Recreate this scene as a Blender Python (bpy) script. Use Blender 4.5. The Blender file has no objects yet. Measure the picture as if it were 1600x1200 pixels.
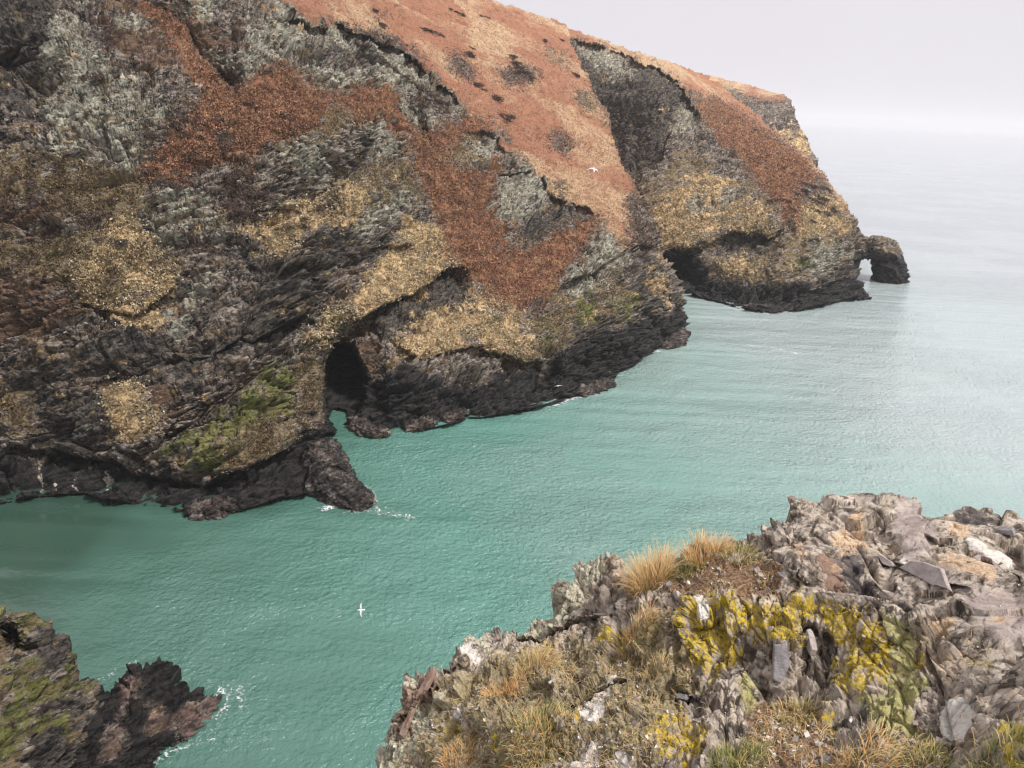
import bpy, bmesh, math, random
import numpy as np
from mathutils import Vector, Matrix, Euler
scene = bpy.context.scene
COL = scene.collection
random.seed(7)
RNG = np.random.default_rng(11)

# ------------------------------------------------------------------ camera
F = 1208.0; H = 45.0; PITCH = math.radians(19.6); ROLL = math.radians(2.5)
cam_d = bpy.data.cameras.new('camera'); cam = bpy.data.objects.new('camera', cam_d); COL.objects.link(cam)
cam.location = (0, 0, H)
cam_d.sensor_width = 36.0; cam_d.lens = F / 1600 * 36.0
cam_d.clip_start = 0.1; cam_d.clip_end = 60000
cam.rotation_euler = (Matrix.Rotation(math.radians(90) - PITCH, 3, 'X') @ Matrix.Rotation(ROLL, 3, 'Z')).to_euler()
scene.camera = cam

# ------------------------------------------------------------------ sky, sun, exposure
SUN_EL = math.radians(58); SUN_AZ = math.radians(118)     # azimuth from +Y towards +X
world = bpy.data.worlds.new('World'); scene.world = world; world.use_nodes = True
nt = world.node_tree; nt.nodes.clear()
wo = nt.nodes.new('ShaderNodeOutputWorld'); bg = nt.nodes.new('ShaderNodeBackground')
sky = nt.nodes.new('ShaderNodeTexSky'); sky.sky_type = 'NISHITA'; sky.sun_disc = False
sky.sun_elevation = SUN_EL; sky.sun_rotation = SUN_AZ; sky.dust_density = 6; sky.air_density = 1.0; sky.ozone_density = 1
hs = nt.nodes.new('ShaderNodeHueSaturation'); hs.inputs['Saturation'].default_value = 0.25
mx = nt.nodes.new('ShaderNodeMix'); mx.data_type = 'RGBA'; mx.inputs[0].default_value = 0.98
cn = nt.nodes.new('ShaderNodeTexNoise'); cn.inputs['Scale'].default_value = 2.2; cn.inputs['Detail'].default_value = 5; cn.inputs['Roughness'].default_value = 0.6
cr = nt.nodes.new('ShaderNodeMix'); cr.data_type = 'RGBA'; cr.inputs[6].default_value = (2.95, 2.82, 3.08, 1); cr.inputs[7].default_value = (3.35, 3.26, 3.42, 1)   # the overcast deck
nt.links.new(cn.outputs[0], cr.inputs[0]); nt.links.new(cr.outputs[2], mx.inputs[7])
nt.links.new(sky.outputs[0], hs.inputs['Color']); nt.links.new(hs.outputs[0], mx.inputs[6])
nt.links.new(mx.outputs[2], bg.inputs['Color']); bg.inputs['Strength'].default_value = 0.1
nt.links.new(bg.outputs[0], wo.inputs[0])
sd = bpy.data.lights.new('sun', 'SUN'); sd.energy = 1.5; sd.angle = math.radians(10); sd.color = (1.0, 0.96, 0.92)
so = bpy.data.objects.new('sun', sd); COL.objects.link(so)
so.rotation_euler = Vector((-math.sin(SUN_AZ) * math.cos(SUN_EL), -math.cos(SUN_AZ) * math.cos(SUN_EL), -math.sin(SUN_EL))).to_track_quat('-Z', 'Y').to_euler()
scene.view_settings.view_transform = 'Standard'; scene.view_settings.look = 'None'
scene.view_settings.exposure = 1.36; scene.view_settings.gamma = 1.0
scene.cycles.use_denoising = True; scene.cycles.sample_clamp_direct = 6.0; scene.cycles.sample_clamp_indirect = 3.0
scene.cycles.pixel_filter_type = 'BLACKMAN_HARRIS'; scene.cycles.filter_width = 1.2
scene.cycles.max_bounces = 6; scene.cycles.diffuse_bounces = 2; scene.cycles.glossy_bounces = 2
scene.cycles.transmission_bounces = 2; scene.cycles.volume_bounces = 3; scene.cycles.transparent_max_bounces = 6
scene.cycles.volume_step_rate = 4

# ------------------------------------------------------------------ helpers
def tag(o, label=None, cat=None, group=None, kind=None):
    if label: o['label'] = label
    if cat: o['category'] = cat
    if group: o['group'] = group
    if kind: o['kind'] = kind
    return o

def te(px, py):
    X, Y, Z = ray(px, py); return Z / np.hypot(X, Y)
def ray(px, py):                     # direction from the view point towards a spot of the survey photograph
    x = (np.asarray(px, float) - 800) / F; y = -(np.asarray(py, float) - 600) / F
    c, s = math.cos(ROLL), math.sin(ROLL)
    xr = x * c - y * s; yu = x * s + y * c
    cp, sp = math.cos(PITCH), math.sin(PITCH)
    return xr, cp + yu * sp, -sp + yu * cp
def at(px, py, r):                   # horizontal range r in metres -> world
    X, Y, Z = ray(px, py); k = r / np.hypot(X, Y)
    return np.stack([X * k, Y * k, H + Z * k], -1)
def water_r(px, py):
    return -H / np.minimum(te(px, py), -1e-3)
def on_water(px, py):
    return at(px, py, water_r(px, py))

def sstep(a, b, x):
    t = np.clip((x - a) / (b - a), 0, 1); return t * t * (3 - 2 * t)

_perm = np.random.default_rng(5).permutation(256).astype(np.int64)
_g3 = np.random.default_rng(6).normal(size=(256, 3)); _g3 /= np.linalg.norm(_g3, axis=1)[:, None]; _g3 = _g3.astype(np.float32)
_u3 = np.random.default_rng(8).random((256, 4)).astype(np.float32)
def _hash(i, j, k):
    return _perm[(_perm[(_perm[i & 255] + j) & 255] + k) & 255]
def perlin(p):
    out = np.empty(len(p), np.float32)
    for a in range(0, len(p), 200000):
        q = p[a:a + 200000]; f = np.floor(q); ii = f.astype(np.int64); f = (q - f).astype(np.float32)
        w = f * f * f * (f * (f * 6 - 15) + 10); r = 0
        for dx in (0, 1):
            for dy in (0, 1):
                for dz in (0, 1):
                    g = _g3[_hash(ii[:, 0] + dx, ii[:, 1] + dy, ii[:, 2] + dz)]
                    d = g[:, 0] * (f[:, 0] - dx) + g[:, 1] * (f[:, 1] - dy) + g[:, 2] * (f[:, 2] - dz)
                    ww = (w[:, 0] if dx else 1 - w[:, 0]) * (w[:, 1] if dy else 1 - w[:, 1]) * (w[:, 2] if dz else 1 - w[:, 2])
                    r = r + d * ww
        out[a:a + 200000] = r
    return out
def fbm(p, octv=4, gain=0.5, ridged=False):
    s = 0; a = 1; n = 0
    for o in range(octv):
        v = perlin(p * (2.03 ** o) + o * 17.3)
        if ridged: v = 0.5 - 2 * np.abs(v)
        s = s + a * v; n += a; a *= gain
    return s / n
def facets(p):
    """piecewise planar chips: (height about -0.5..0.5, cell random, border closeness)"""
    h = np.empty(len(p), np.float32); c = np.empty(len(p), np.float32); e = np.empty(len(p), np.float32)
    for a in range(0, len(p), 200000):
        q = p[a:a + 200000]; b = np.floor(q - 0.5); ib = b.astype(np.int64)
        d1 = np.full(len(q), 9e9, np.float32); d2 = d1.copy(); best = np.zeros(len(q), np.int64); off = np.zeros((len(q), 3), np.float32)
        for dx in (0, 1):
            for dy in (0, 1):
                for dz in (0, 1):
                    hh = _hash(ib[:, 0] + dx, ib[:, 1] + dy, ib[:, 2] + dz)
                    o = (q - (b + np.array([dx, dy, dz]) + 0.5) - (_u3[hh, :3] - 0.5) * 0.9).astype(np.float32)
                    d = (o * o).sum(1); m = d < d1
                    d2 = np.where(m, d1, np.minimum(d2, d)); d1 = np.where(m, d, d1)
                    best = np.where(m, hh, best); off[m] = o[m]
        g = _g3[best]
        h[a:a + 200000] = (off * g).sum(1) + (_u3[best, 3] - 0.5) * 0.6
        c[a:a + 200000] = _u3[(best * 7 + 3) & 255, 0]
        e[a:a + 200000] = np.sqrt(d2) - np.sqrt(d1)
    return h, c, e

def curve(pts, n):
    pts = np.array(pts, float); d = np.r_[0, np.cumsum(np.hypot(*np.diff(pts, axis=0).T))]; d /= d[-1]
    t = np.linspace(0, 1, n)
    return np.stack([np.interp(t, d, pts[:, 0]), np.interp(t, d, pts[:, 1])], -1)
def coons(bot, top, left, right, nc, nr):
    B = curve(bot, nc)[None]; T = curve(top, nc)[None]; L = curve(left, nr)[:, None]; R = curve(right, nr)[:, None]
    s = np.linspace(0, 1, nc)[None, :, None]; t = np.linspace(0, 1, nr)[:, None, None]
    c = (1 - s) * (1 - t) * B[:, :1] + s * (1 - t) * B[:, -1:] + (1 - s) * t * T[:, :1] + s * t * T[:, -1:]
    return (1 - t) * B + t * T + (1 - s) * L + s * R - c          # rows, cols, 2
def rbf(ctrl, px, py, smooth=0.02):
    c = np.array(ctrl, float); X = c[:, :2] / 300.; v = np.log(c[:, 2])
    def ph(r2): return 0.5 * r2 * np.log(r2 + 1e-9)
    n = len(c); A = np.zeros((n + 3, n + 3))
    D = ((X[:, None] - X[None]) ** 2).sum(-1); A[:n, :n] = ph(D) + smooth * np.eye(n)
    A[:n, n] = 1; A[:n, n + 1:] = X; A[n, :n] = 1; A[n + 1:, :n] = X.T
    w = np.linalg.solve(A, np.r_[v, 0, 0, 0])
    q = np.stack([px.ravel(), py.ravel()], -1) / 300.; out = np.empty(len(q))
    for a in range(0, len(q), 100000):
        z = q[a:a + 100000]; out[a:a + 100000] = ph(((z[:, None] - X[None]) ** 2).sum(-1)) @ w[:n] + w[n] + z @ w[n + 1:]
    return np.exp(out).reshape(px.shape)
def ledge(r, px, py, pts, amp, decay, side=1, edge=3, fade=30):
    """a step in depth along a line: what lies above (side 1) or below (side -1) stands back by amp metres"""
    p = np.array(sorted(pts), float)
    L = np.interp(px, p[:, 0], p[:, 1]); d = (L - py) * side
    k = sstep(-1, edge, d) * np.exp(-np.maximum(d, 0) / decay)
    k *= sstep(p[0, 0], p[0, 0] + fade, px) * (1 - sstep(p[-1, 0] - fade, p[-1, 0], px))
    return r + amp * k
def blur(a, k):
    for ax in (0, 1):
        for _ in range(2):
            pad = [(0, 0)] * a.ndim; pad[ax] = (k, k)
            b = np.pad(a, pad, mode='edge'); c = np.cumsum(b, axis=ax)
            z = np.zeros_like(np.take(c, [0], axis=ax)); c = np.concatenate([z, c], axis=ax)
            n = a.shape[ax]
            hi = np.take(c, np.arange(2 * k + 1, 2 * k + 1 + n), axis=ax); lo = np.take(c, np.arange(0, n), axis=ax)
            a = (hi - lo) / (2 * k + 1)
    return a
def inpoly(poly, X, Y):
    P = np.array(poly, float); c = np.zeros(X.shape, bool); n = len(P)
    for i in range(n):
        x0, y0 = P[i]; x1, y1 = P[(i + 1) % n]
        if y0 == y1: continue
        m = ((y0 > Y) != (y1 > Y)) & (X < (x1 - x0) * (Y - y0) / (y1 - y0) + x0)
        c ^= m
    return c
ST = 3
GX, GY = np.meshgrid(np.arange(-300, 1900, ST) + ST / 2, np.arange(-300, 1500, ST) + ST / 2)
def zone_maps(names, polys, feather=2):
    """survey of ground cover: polygons painted one over the other -> a soft weight map per cover"""
    zid = np.zeros(GX.shape, np.int16)
    for nm, poly in polys:
        v = 0 if nm == 'rock' else names.index(nm) + 1
        P = np.array(poly, float)
        i0, i1 = int((P[:, 1].min() + 300) / ST) - 1, int((P[:, 1].max() + 300) / ST) + 2
        j0, j1 = int((P[:, 0].min() + 300) / ST) - 1, int((P[:, 0].max() + 300) / ST) + 2
        sl = (slice(max(i0, 0), i1), slice(max(j0, 0), j1))
        zid[sl][inpoly(poly, GX[sl], GY[sl])] = v
    return {n: blur((zid == i + 1).astype(np.float32), 1 if n == 'white' else feather) for i, n in enumerate(names)}
def sample(m, px, py):
    x = np.clip((px + 300) / ST - 0.5, 0, m.shape[1] - 1.01); y = np.clip((py + 300) / ST - 0.5, 0, m.shape[0] - 1.01)
    i = x.astype(int); j = y.astype(int); fx = x - i; fy = y - j
    return (m[j, i] * (1 - fx) + m[j, i + 1] * fx) * (1 - fy) + (m[j + 1, i] * (1 - fx) + m[j + 1, i + 1] * fx) * fy
def extend(P, px, py, side, steps):
    """carry the sheet on past an edge: steps = [(outward metres, dz)]"""
    if side == 'top':    E, Q = P[-1:], (px[-1:], py[-1:])
    if side == 'bottom': E, Q = P[:1], (px[:1], py[:1])
    if side == 'right':  E, Q = P[:, -1:], (px[:, -1:], py[:, -1:])
    if side == 'left':   E, Q = P[:, :1], (px[:, :1], py[:, :1])
    out = []
    for st in steps:
        f, dz = st[:2]; vx, vy = (st[2], st[3]) if len(st) > 2 else (None, None)
        if vx is None:
            d = E[..., :2] / np.linalg.norm(E[..., :2], axis=-1, keepdims=True)
        else:
            d = np.zeros_like(E[..., :2]); d[..., 0] = vx; d[..., 1] = vy
        n = E.copy(); n[..., :2] += d * f; n[..., 2] += dz; out.append(n)
    ax = 0 if side in ('top', 'bottom') else 1
    if side in ('bottom', 'left'): out = out[::-1]
    X = np.concatenate(out, ax); qx = np.concatenate([Q[0]] * len(out), ax); qy = np.concatenate([Q[1]] * len(out), ax)
    if side in ('top', 'right'): return np.concatenate([P, X], ax), np.concatenate([px, qx], ax), np.concatenate([py, qy], ax)
    return np.concatenate([X, P], ax), np.concatenate([qx, px], ax), np.concatenate([qy, py], ax)
def grid_normals(P, k=0):
    du = np.gradient(P, axis=1); dv = np.gradient(P, axis=0); n = np.cross(du, dv)
    n /= np.linalg.norm(n, axis=-1, keepdims=True) + 1e-12
    if k: n = blur(n, k); n /= np.linalg.norm(n, axis=-1, keepdims=True) + 1e-12
    c = np.array([0, 0, H]) - P
    if (n * c).sum() < 0: n = -n
    return n
def link_mesh(name, co, faces, mats, smooth=True, parent=None, nside=4):
    me = bpy.data.meshes.new(name)
    nv, nf = len(co), len(faces)
    me.vertices.add(nv); me.vertices.foreach_set('co', np.asarray(co, np.float32).ravel())
    me.loops.add(nf * nside); me.loops.foreach_set('vertex_index', np.asarray(faces, np.int32).ravel())
    me.polygons.add(nf); me.polygons.foreach_set('loop_start', np.arange(0, nf * nside, nside, dtype=np.int32))
    me.polygons.foreach_set('use_smooth', np.full(nf, smooth, bool))
    me.update(calc_edges=True)
    if not isinstance(mats, (list, tuple)): mats = [mats]
    for m in mats: me.materials.append(m)
    o = bpy.data.objects.new(name, me); COL.objects.link(o)
    if parent: o.parent = parent
    return o
def set_attr(o, name, v):
    a = o.data.attributes.new(name, 'FLOAT', 'POINT'); a.data.foreach_set('value', np.asarray(v, np.float32).ravel())
def sheet(name, P, mat, attrs, smooth=True):
    nr, nc = P.shape[:2]; i = np.arange(nr * nc).reshape(nr, nc)
    f = np.stack([i[:-1, :-1], i[:-1, 1:], i[1:, 1:], i[1:, :-1]], -1).reshape(-1, 4)
    n = np.cross(P[1:, 1:] - P[:-1, :-1], P[1:, :-1] - P[:-1, 1:]); c = np.array([0, 0, H]) - P[:-1, :-1]
    if (n * c).sum() < 0: f = f[:, ::-1]
    o = link_mesh(name, P.reshape(-1, 3), f, mat, smooth)
    for k, v in attrs.items(): set_attr(o, k, v)
    return o

# ------------------------------------------------------------------ materials
class NT:
    def __init__(s, name):
        s.m = bpy.data.materials.new(name); s.m.use_nodes = True; s.t = s.m.node_tree; s.t.nodes.clear()
        s.out = s.n('ShaderNodeOutputMaterial'); s.b = s.n('ShaderNodeBsdfPrincipled'); s.l(s.b.outputs[0], s.out.inputs[0])
        s.b.inputs['Specular IOR Level'].default_value = 0.3
    def n(s, k, **kw):
        x = s.t.nodes.new(k)
        for a, b in kw.items(): setattr(x, a, b)
        return x
    def l(s, a, b): s.t.links.new(a, b)
    def put(s, sock, v):
        if hasattr(v, 'is_linked') or isinstance(v, bpy.types.NodeSocket): s.l(v, sock)
        elif isinstance(v, (tuple, list)) and len(v) == 3 and sock.type == 'RGBA': sock.default_value = (*v, 1)
        else: sock.default_value = v
    def attr(s, name): x = s.n('ShaderNodeAttribute'); x.attribute_name = name; return x.outputs['Fac']
    def obj(s, scale=(1, 1, 1), rot=(0, 0, 0)):
        c = s.n('ShaderNodeTexCoord'); m = s.n('ShaderNodeMapping'); s.l(c.outputs['Object'], m.inputs[0])
        m.inputs['Scale'].default_value = scale; m.inputs['Rotation'].default_value = rot; return m.outputs[0]
    def bed(s, scale, rot=(0.5, 0.5, 0.2)):
        c = s.n('ShaderNodeTexCoord'); m = s.n('ShaderNodeMapping'); s.l(c.outputs['Object'], m.inputs[0]); m.inputs['Rotation'].default_value = rot
        k = s.n('ShaderNodeMapping'); s.l(m.outputs[0], k.inputs[0]); k.inputs['Scale'].default_value = scale; return k.outputs[0]
    def noise(s, vec, scale, detail=4, rough=0.55, dist=0.0):
        x = s.n('ShaderNodeTexNoise'); s.l(vec, x.inputs['Vector']); x.inputs['Scale'].default_value = scale
        x.inputs['Detail'].default_value = detail; x.inputs['Roughness'].default_value = rough; x.inputs['Distortion'].default_value = dist
        return x.outputs[0]
    def vor(s, vec, scale, feat='F1', out=0):
        x = s.n('ShaderNodeTexVoronoi'); x.feature = feat; s.l(vec, x.inputs['Vector']); x.inputs['Scale'].default_value = scale
        return x.outputs[out]
    def math(s, op, a, b=0.0, clamp=False):
        x = s.n('ShaderNodeMath'); x.operation = op; x.use_clamp = clamp; s.put(x.inputs[0], a); s.put(x.inputs[1], b); return x.outputs[0]
    def rng(s, v, a, b, c=0.0, d=1.0, smooth=True):
        x = s.n('ShaderNodeMapRange'); x.interpolation_type = 'SMOOTHSTEP' if smooth else 'LINEAR'
        s.put(x.inputs[0], v); x.inputs[1].default_value = a; x.inputs[2].default_value = b
        x.inputs[3].default_value = c; x.inputs[4].default_value = d; return x.outputs[0]
    def mix(s, f, a, b, mode='MIX'):
        x = s.n('ShaderNodeMix'); x.data_type = 'RGBA'; x.blend_type = mode
        s.put(x.inputs[0], f); s.put(x.inputs[6], a); s.put(x.inputs[7], b); return x.outputs[2]
    def bump(s, h, strength, dist, normal=None):
        x = s.n('ShaderNodeBump'); s.l(h, x.inputs['Height']); x.inputs['Strength'].default_value = strength; x.inputs['Distance'].default_value = dist
        if normal is not None: s.l(normal, x.inputs['Normal'])
        return x.outputs[0]
    def thr(s, w, noise, k=0.9, soft=0.12):       # ragged edge: weight against noise
        g = s.rng(w, 0.0, 0.35, 0.56, 1.0)                 # bare ground keeps only a few stray patches
        v = s.math('ADD', w, s.math('MULTIPLY', s.math('MULTIPLY', s.math('SUBTRACT', noise, 0.5), k * 4.0), g))
        return s.rng(v, 0.5 - soft, 0.5 + soft)

def cliff_material(name, S=1.0):
    """bare slate, lichen, dead bracken, dry grass, moss, wet rock; S = metres per unit of fine texture"""
    t = NT(name); v = t.obj(); vs = t.bed((0.8, 0.8, 2.8))
    nA = t.noise(v, 0.12 / S, 6, 0.65); nB = t.noise(vs, 0.9 / S, 6, 0.75); nC = t.noise(v, 2.2 / S, 4, 0.75)
    nD = t.noise(v, 0.42 / S, 9, 0.78, 0.4); nE = t.noise(vs, 0.28 / S, 8, 0.75, 0.3); nF = t.noise(v, 1.1 / S, 5, 0.8)
    nG = t.noise(t.obj((1, 1, 1), (1, 2, 3)), 0.22 / S, 9, 0.75)
    tone, tone2 = t.attr('tone'), t.attr('tone2')
    rock = t.mix(t.rng(nB, 0.42, 0.60), (0.017, 0.014, 0.014), (0.29, 0.245, 0.21))
    rock = t.mix(t.rng(tone, 0.52, 0.85, 0, 0.75), rock, (0.42, 0.385, 0.35))
    rock = t.mix(t.rng(nE, 0.48, 0.60, 0, 0.6), rock, (0.15, 0.105, 0.075))
    rock = t.mix(t.rng(tone2, 0.58, 0.80, 0, 0.85), rock, (0.012, 0.011, 0.015))
    rock = t.mix(t.rng(nG, 0.56, 0.64, 0, 0.55), rock, (0.075, 0.045, 0.035))
    chv = t.bed((0.9, 0.9, 2.2)); c1 = t.vor(chv, 0.55 / S, 'F1', 1); c2 = t.vor(chv, 1.5 / S, 'F1', 1)
    chip = t.math('ADD', t.math('MULTIPLY', c1, 0.45), t.math('MULTIPLY', c2, 0.55))
    rock = t.mix(t.rng(chip, 0.62, 0.80, 0, 0.65), rock, (0.42, 0.375, 0.33)); rock = t.mix(t.rng(chip, 0.42, 0.25, 0, 0.85), rock, (0.014, 0.013, 0.017))
    fl = t.math('MULTIPLY', t.rng(t.noise(vs, 1.9 / S, 6, 0.8), 0.54, 0.62), t.rng(nA, 0.36, 0.55, 0.35, 1.0))
    c = t.mix(t.math('MULTIPLY', fl, 0.85), rock, (0.64, 0.60, 0.55))
    def cover(c, key, ca, cb, nz, k=0.9, soft=0.12, amt=1.0, base=nD):
        col = t.mix(t.rng(nz, 0.41, 0.59), ca, cb)
        f = t.thr(t.attr(key), base, k, soft)
        if key in ('olive', 'tan', 'green', 'scrub', 'brown'): f = t.math('MULTIPLY', f, dry)
        if key in ('green', 'slate', 'pink', 'rust', 'white', 'scrub', 'wet'): f = t.math('MULTIPLY', f, t.rng(t.attr(key), 0.0, 0.12))
        return t.mix(t.math('MULTIPLY', f, amt), c, col), f
    dry = t.math('SUBTRACT', 1.0, t.rng(t.attr('wet'), 0.1, 0.7))
    c, _ = cover(c, 'slate', (0.014, 0.013, 0.017), (0.128, 0.116, 0.102), nB, 1.0, 0.2, 0.88)  # dark slate; on the main cliff also painted overhang shade
    c, _ = cover(c, 'brown', (0.075, 0.042, 0.03), (0.21, 0.13, 0.085), nB, 1.8, 0.15, 0.85, nE)
    # lichen: pale grey green crust broken up by bare rock
    lf = t.math('MULTIPLY', t.thr(t.math('ADD', t.attr('lichen'), 0.02), nD, 1.6, 0.2), t.rng(t.noise(vs, 0.7 / S, 8, 0.8), 0.42, 0.56))
    c = t.mix(t.math('MULTIPLY', lf, 0.92), c, t.mix(t.rng(nF, 0.38, 0.62), (0.22, 0.24, 0.19), (0.70, 0.71, 0.60)))
    c, f1 = cover(c, 'green', (0.06, 0.068, 0.018), (0.23, 0.25, 0.06), nB, 2.0, 0.25, 0.85)
    c, f2 = cover(c, 'pink', (0.10, 0.075, 0.07), (0.30, 0.21, 0.19), nB, 1.4)
    c, fw = cover(c, 'wet', (0.005, 0.005, 0.007), (0.050, 0.046, 0.045), nB, 0.6, 0.25)  # wet rock, also the painted dark of cave and arch pillar
    c, f3 = cover(c, 'olive', (0.13, 0.10, 0.055), (0.30, 0.235, 0.13), nF, 2.6, 0.25, 0.85, nE)
    c, f4 = cover(c, 'tan', (0.26, 0.18, 0.10), (0.80, 0.60, 0.35), nF, 2.0, 0.12, 1.0, nG)
    c, f5 = cover(c, 'rust', (0.08, 0.040, 0.028), (0.38, 0.18, 0.10), nF, 1.05, 0.14, 1.0, nD)
    c, fo = cover(c, 'rust', (0.16, 0.10, 0.045), (0.34, 0.22, 0.11), nF, 0.0, 0.2, 1.0) if False else (c, None)
    ob = t.math('MULTIPLY', t.rng(nE, 0.47, 0.58), f5)                # bracken thinning to olive heath
    c = t.mix(t.math('MULTIPLY', ob, 0.65), c, t.mix(t.rng(nF, 0.38, 0.62), (0.10, 0.07, 0.035), (0.42, 0.28, 0.15)))
    hill = t.mix(t.rng(t.noise(v, 0.030 / S, 7, 0.65, 0.8), 0.44, 0.58), (0.42, 0.215, 0.135), (0.60, 0.45, 0.29))
    hill = t.mix(t.rng(t.noise(t.obj((1, .45, 1), (0, 0, .5)), 0.35, 8, 0.78), 0.34, 0.58), t.mix(0.5, hill, (0.30, 0.13, 0.08)), hill)
    hill = t.mix(t.rng(nG, 0.56, 0.64, 0, 0.6), hill, (0.30, 0.19, 0.12)); hill = t.mix(t.rng(nF, 0.50, 0.62, 0, 0.45), hill, (0.28, 0.12, 0.08))
    f6 = t.thr(t.attr('hill'), nD, 0.9, 0.12); c = t.mix(f6, c, hill)
    c, f7 = cover(c, 'scrub', (0.035, 0.022, 0.02), (0.15, 0.095, 0.075), nF, 3.0, 0.2, 0.85)
    # heather tufts dotted over grass and rock alike
    dots = t.math('MULTIPLY', t.rng(t.noise(t.obj((1, 1, 1.3), (2, 1, 0)), 0.75 / S, 4, 0.6), 0.60, 0.655), t.math('SUBTRACT', 1.0, t.attr('wet')))
    dots = t.math('MULTIPLY', dots, t.math('SUBTRACT', 1.0, t.math('MULTIPLY', f6, 0.9)))
    c = t.mix(t.math('MULTIPLY', dots, 0.85), c, (0.06, 0.038, 0.034))
    c, _ = cover(c, 'white', (0.45, 0.42, 0.36), (0.75, 0.7, 0.62), nC, 1.3, 0.1)
    gm = t.n('ShaderNodeMix'); gm.data_type = 'RGBA'; gm.blend_type = 'MULTIPLY'; gm.clamp_result = True; gm.inputs[0].default_value = 1; t.l(c, gm.inputs[6]); gm.inputs[7].default_value = (1.30, 1.24, 1.17, 1); c = gm.outputs[2]
    t.l(c, t.b.inputs['Base Color'])
    t.put(t.b.inputs['Roughness'], t.mix(fw, (0.85, 0.85, 0.85), (0.5, 0.5, 0.5)))
    veg = t.math('MAXIMUM', t.math('MAXIMUM', f4, f5), t.math('MAXIMUM', f6, f7))
    h = t.mix(veg, t.math('ADD', t.math('MULTIPLY', t.noise(vs, 1.1 / S, 9, 0.8), 0.7), t.math('MULTIPLY', chip, 0.55)), t.noise(v, 1.6 / S, 8, 0.82))
    t.l(t.bump(h, 1.0, 0.9 * S), t.b.inputs['Normal'])
    return t.m

def water_material():
    t = NT('sea_water'); v = t.obj()
    big = t.noise(v, 0.02, 4, 0.6)
    c = t.n('ShaderNodeTexCoord'); sx = t.n('ShaderNodeSeparateXYZ'); t.l(c.outputs['Object'], sx.inputs[0])
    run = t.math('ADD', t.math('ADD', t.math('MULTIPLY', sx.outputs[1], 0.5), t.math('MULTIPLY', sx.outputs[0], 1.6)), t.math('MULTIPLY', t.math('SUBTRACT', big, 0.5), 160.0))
    col = t.mix(t.rng(run, -52, 28, smooth=False), (0.036, 0.078, 0.056), (0.110, 0.262, 0.210))      # cliff's dark reflection and the sky's pale one painted into the water colour
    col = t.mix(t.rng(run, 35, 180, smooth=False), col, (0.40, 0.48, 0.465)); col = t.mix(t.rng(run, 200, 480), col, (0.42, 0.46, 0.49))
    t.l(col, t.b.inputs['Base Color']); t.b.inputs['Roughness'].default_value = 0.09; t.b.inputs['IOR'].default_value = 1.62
    t.b.inputs['Specular IOR Level'].default_value = 0.5
    w1 = t.noise(t.obj((1.0, 1.0, 1), (0, 0, -0.3)), 1.6, 4, 0.6, 0.0)
    w2 = t.noise(t.obj((0.7, 0.9, 1), (0, 0, 0.5)), 0.33, 2, 0.5, 0.0)
    w3 = t.noise(t.obj((0.10, 1, 1), (0, 0, -0.03)), 0.025, 4, 0.55)
    calm = t.math('MULTIPLY', t.rng(t.noise(v, 0.02, 4, 0.6), 0.40, 0.58, 0.45, 1.0), t.rng(run, -45, 5, 0.12, 1.0))
    h = t.math('ADD', t.math('MULTIPLY', t.math('MULTIPLY', w1, calm), 0.70), t.math('MULTIPLY', t.math('MULTIPLY', w2, calm), 0.9))
    h = t.math('ADD', h, t.math('MULTIPLY', w3, 6.0))
    t.l(t.bump(h, 1.0, 1.0), t.b.inputs['Normal'])
    return t.m

CLIFF = cliff_material('cliff_ground', 1.0)
FARM = cliff_material('headland_ground', 1.25)
NAMES = ['slate', 'brown', 'lichen', 'green', 'pink', 'wet', 'olive', 'tan', 'rust', 'hill', 'scrub', 'white']

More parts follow.
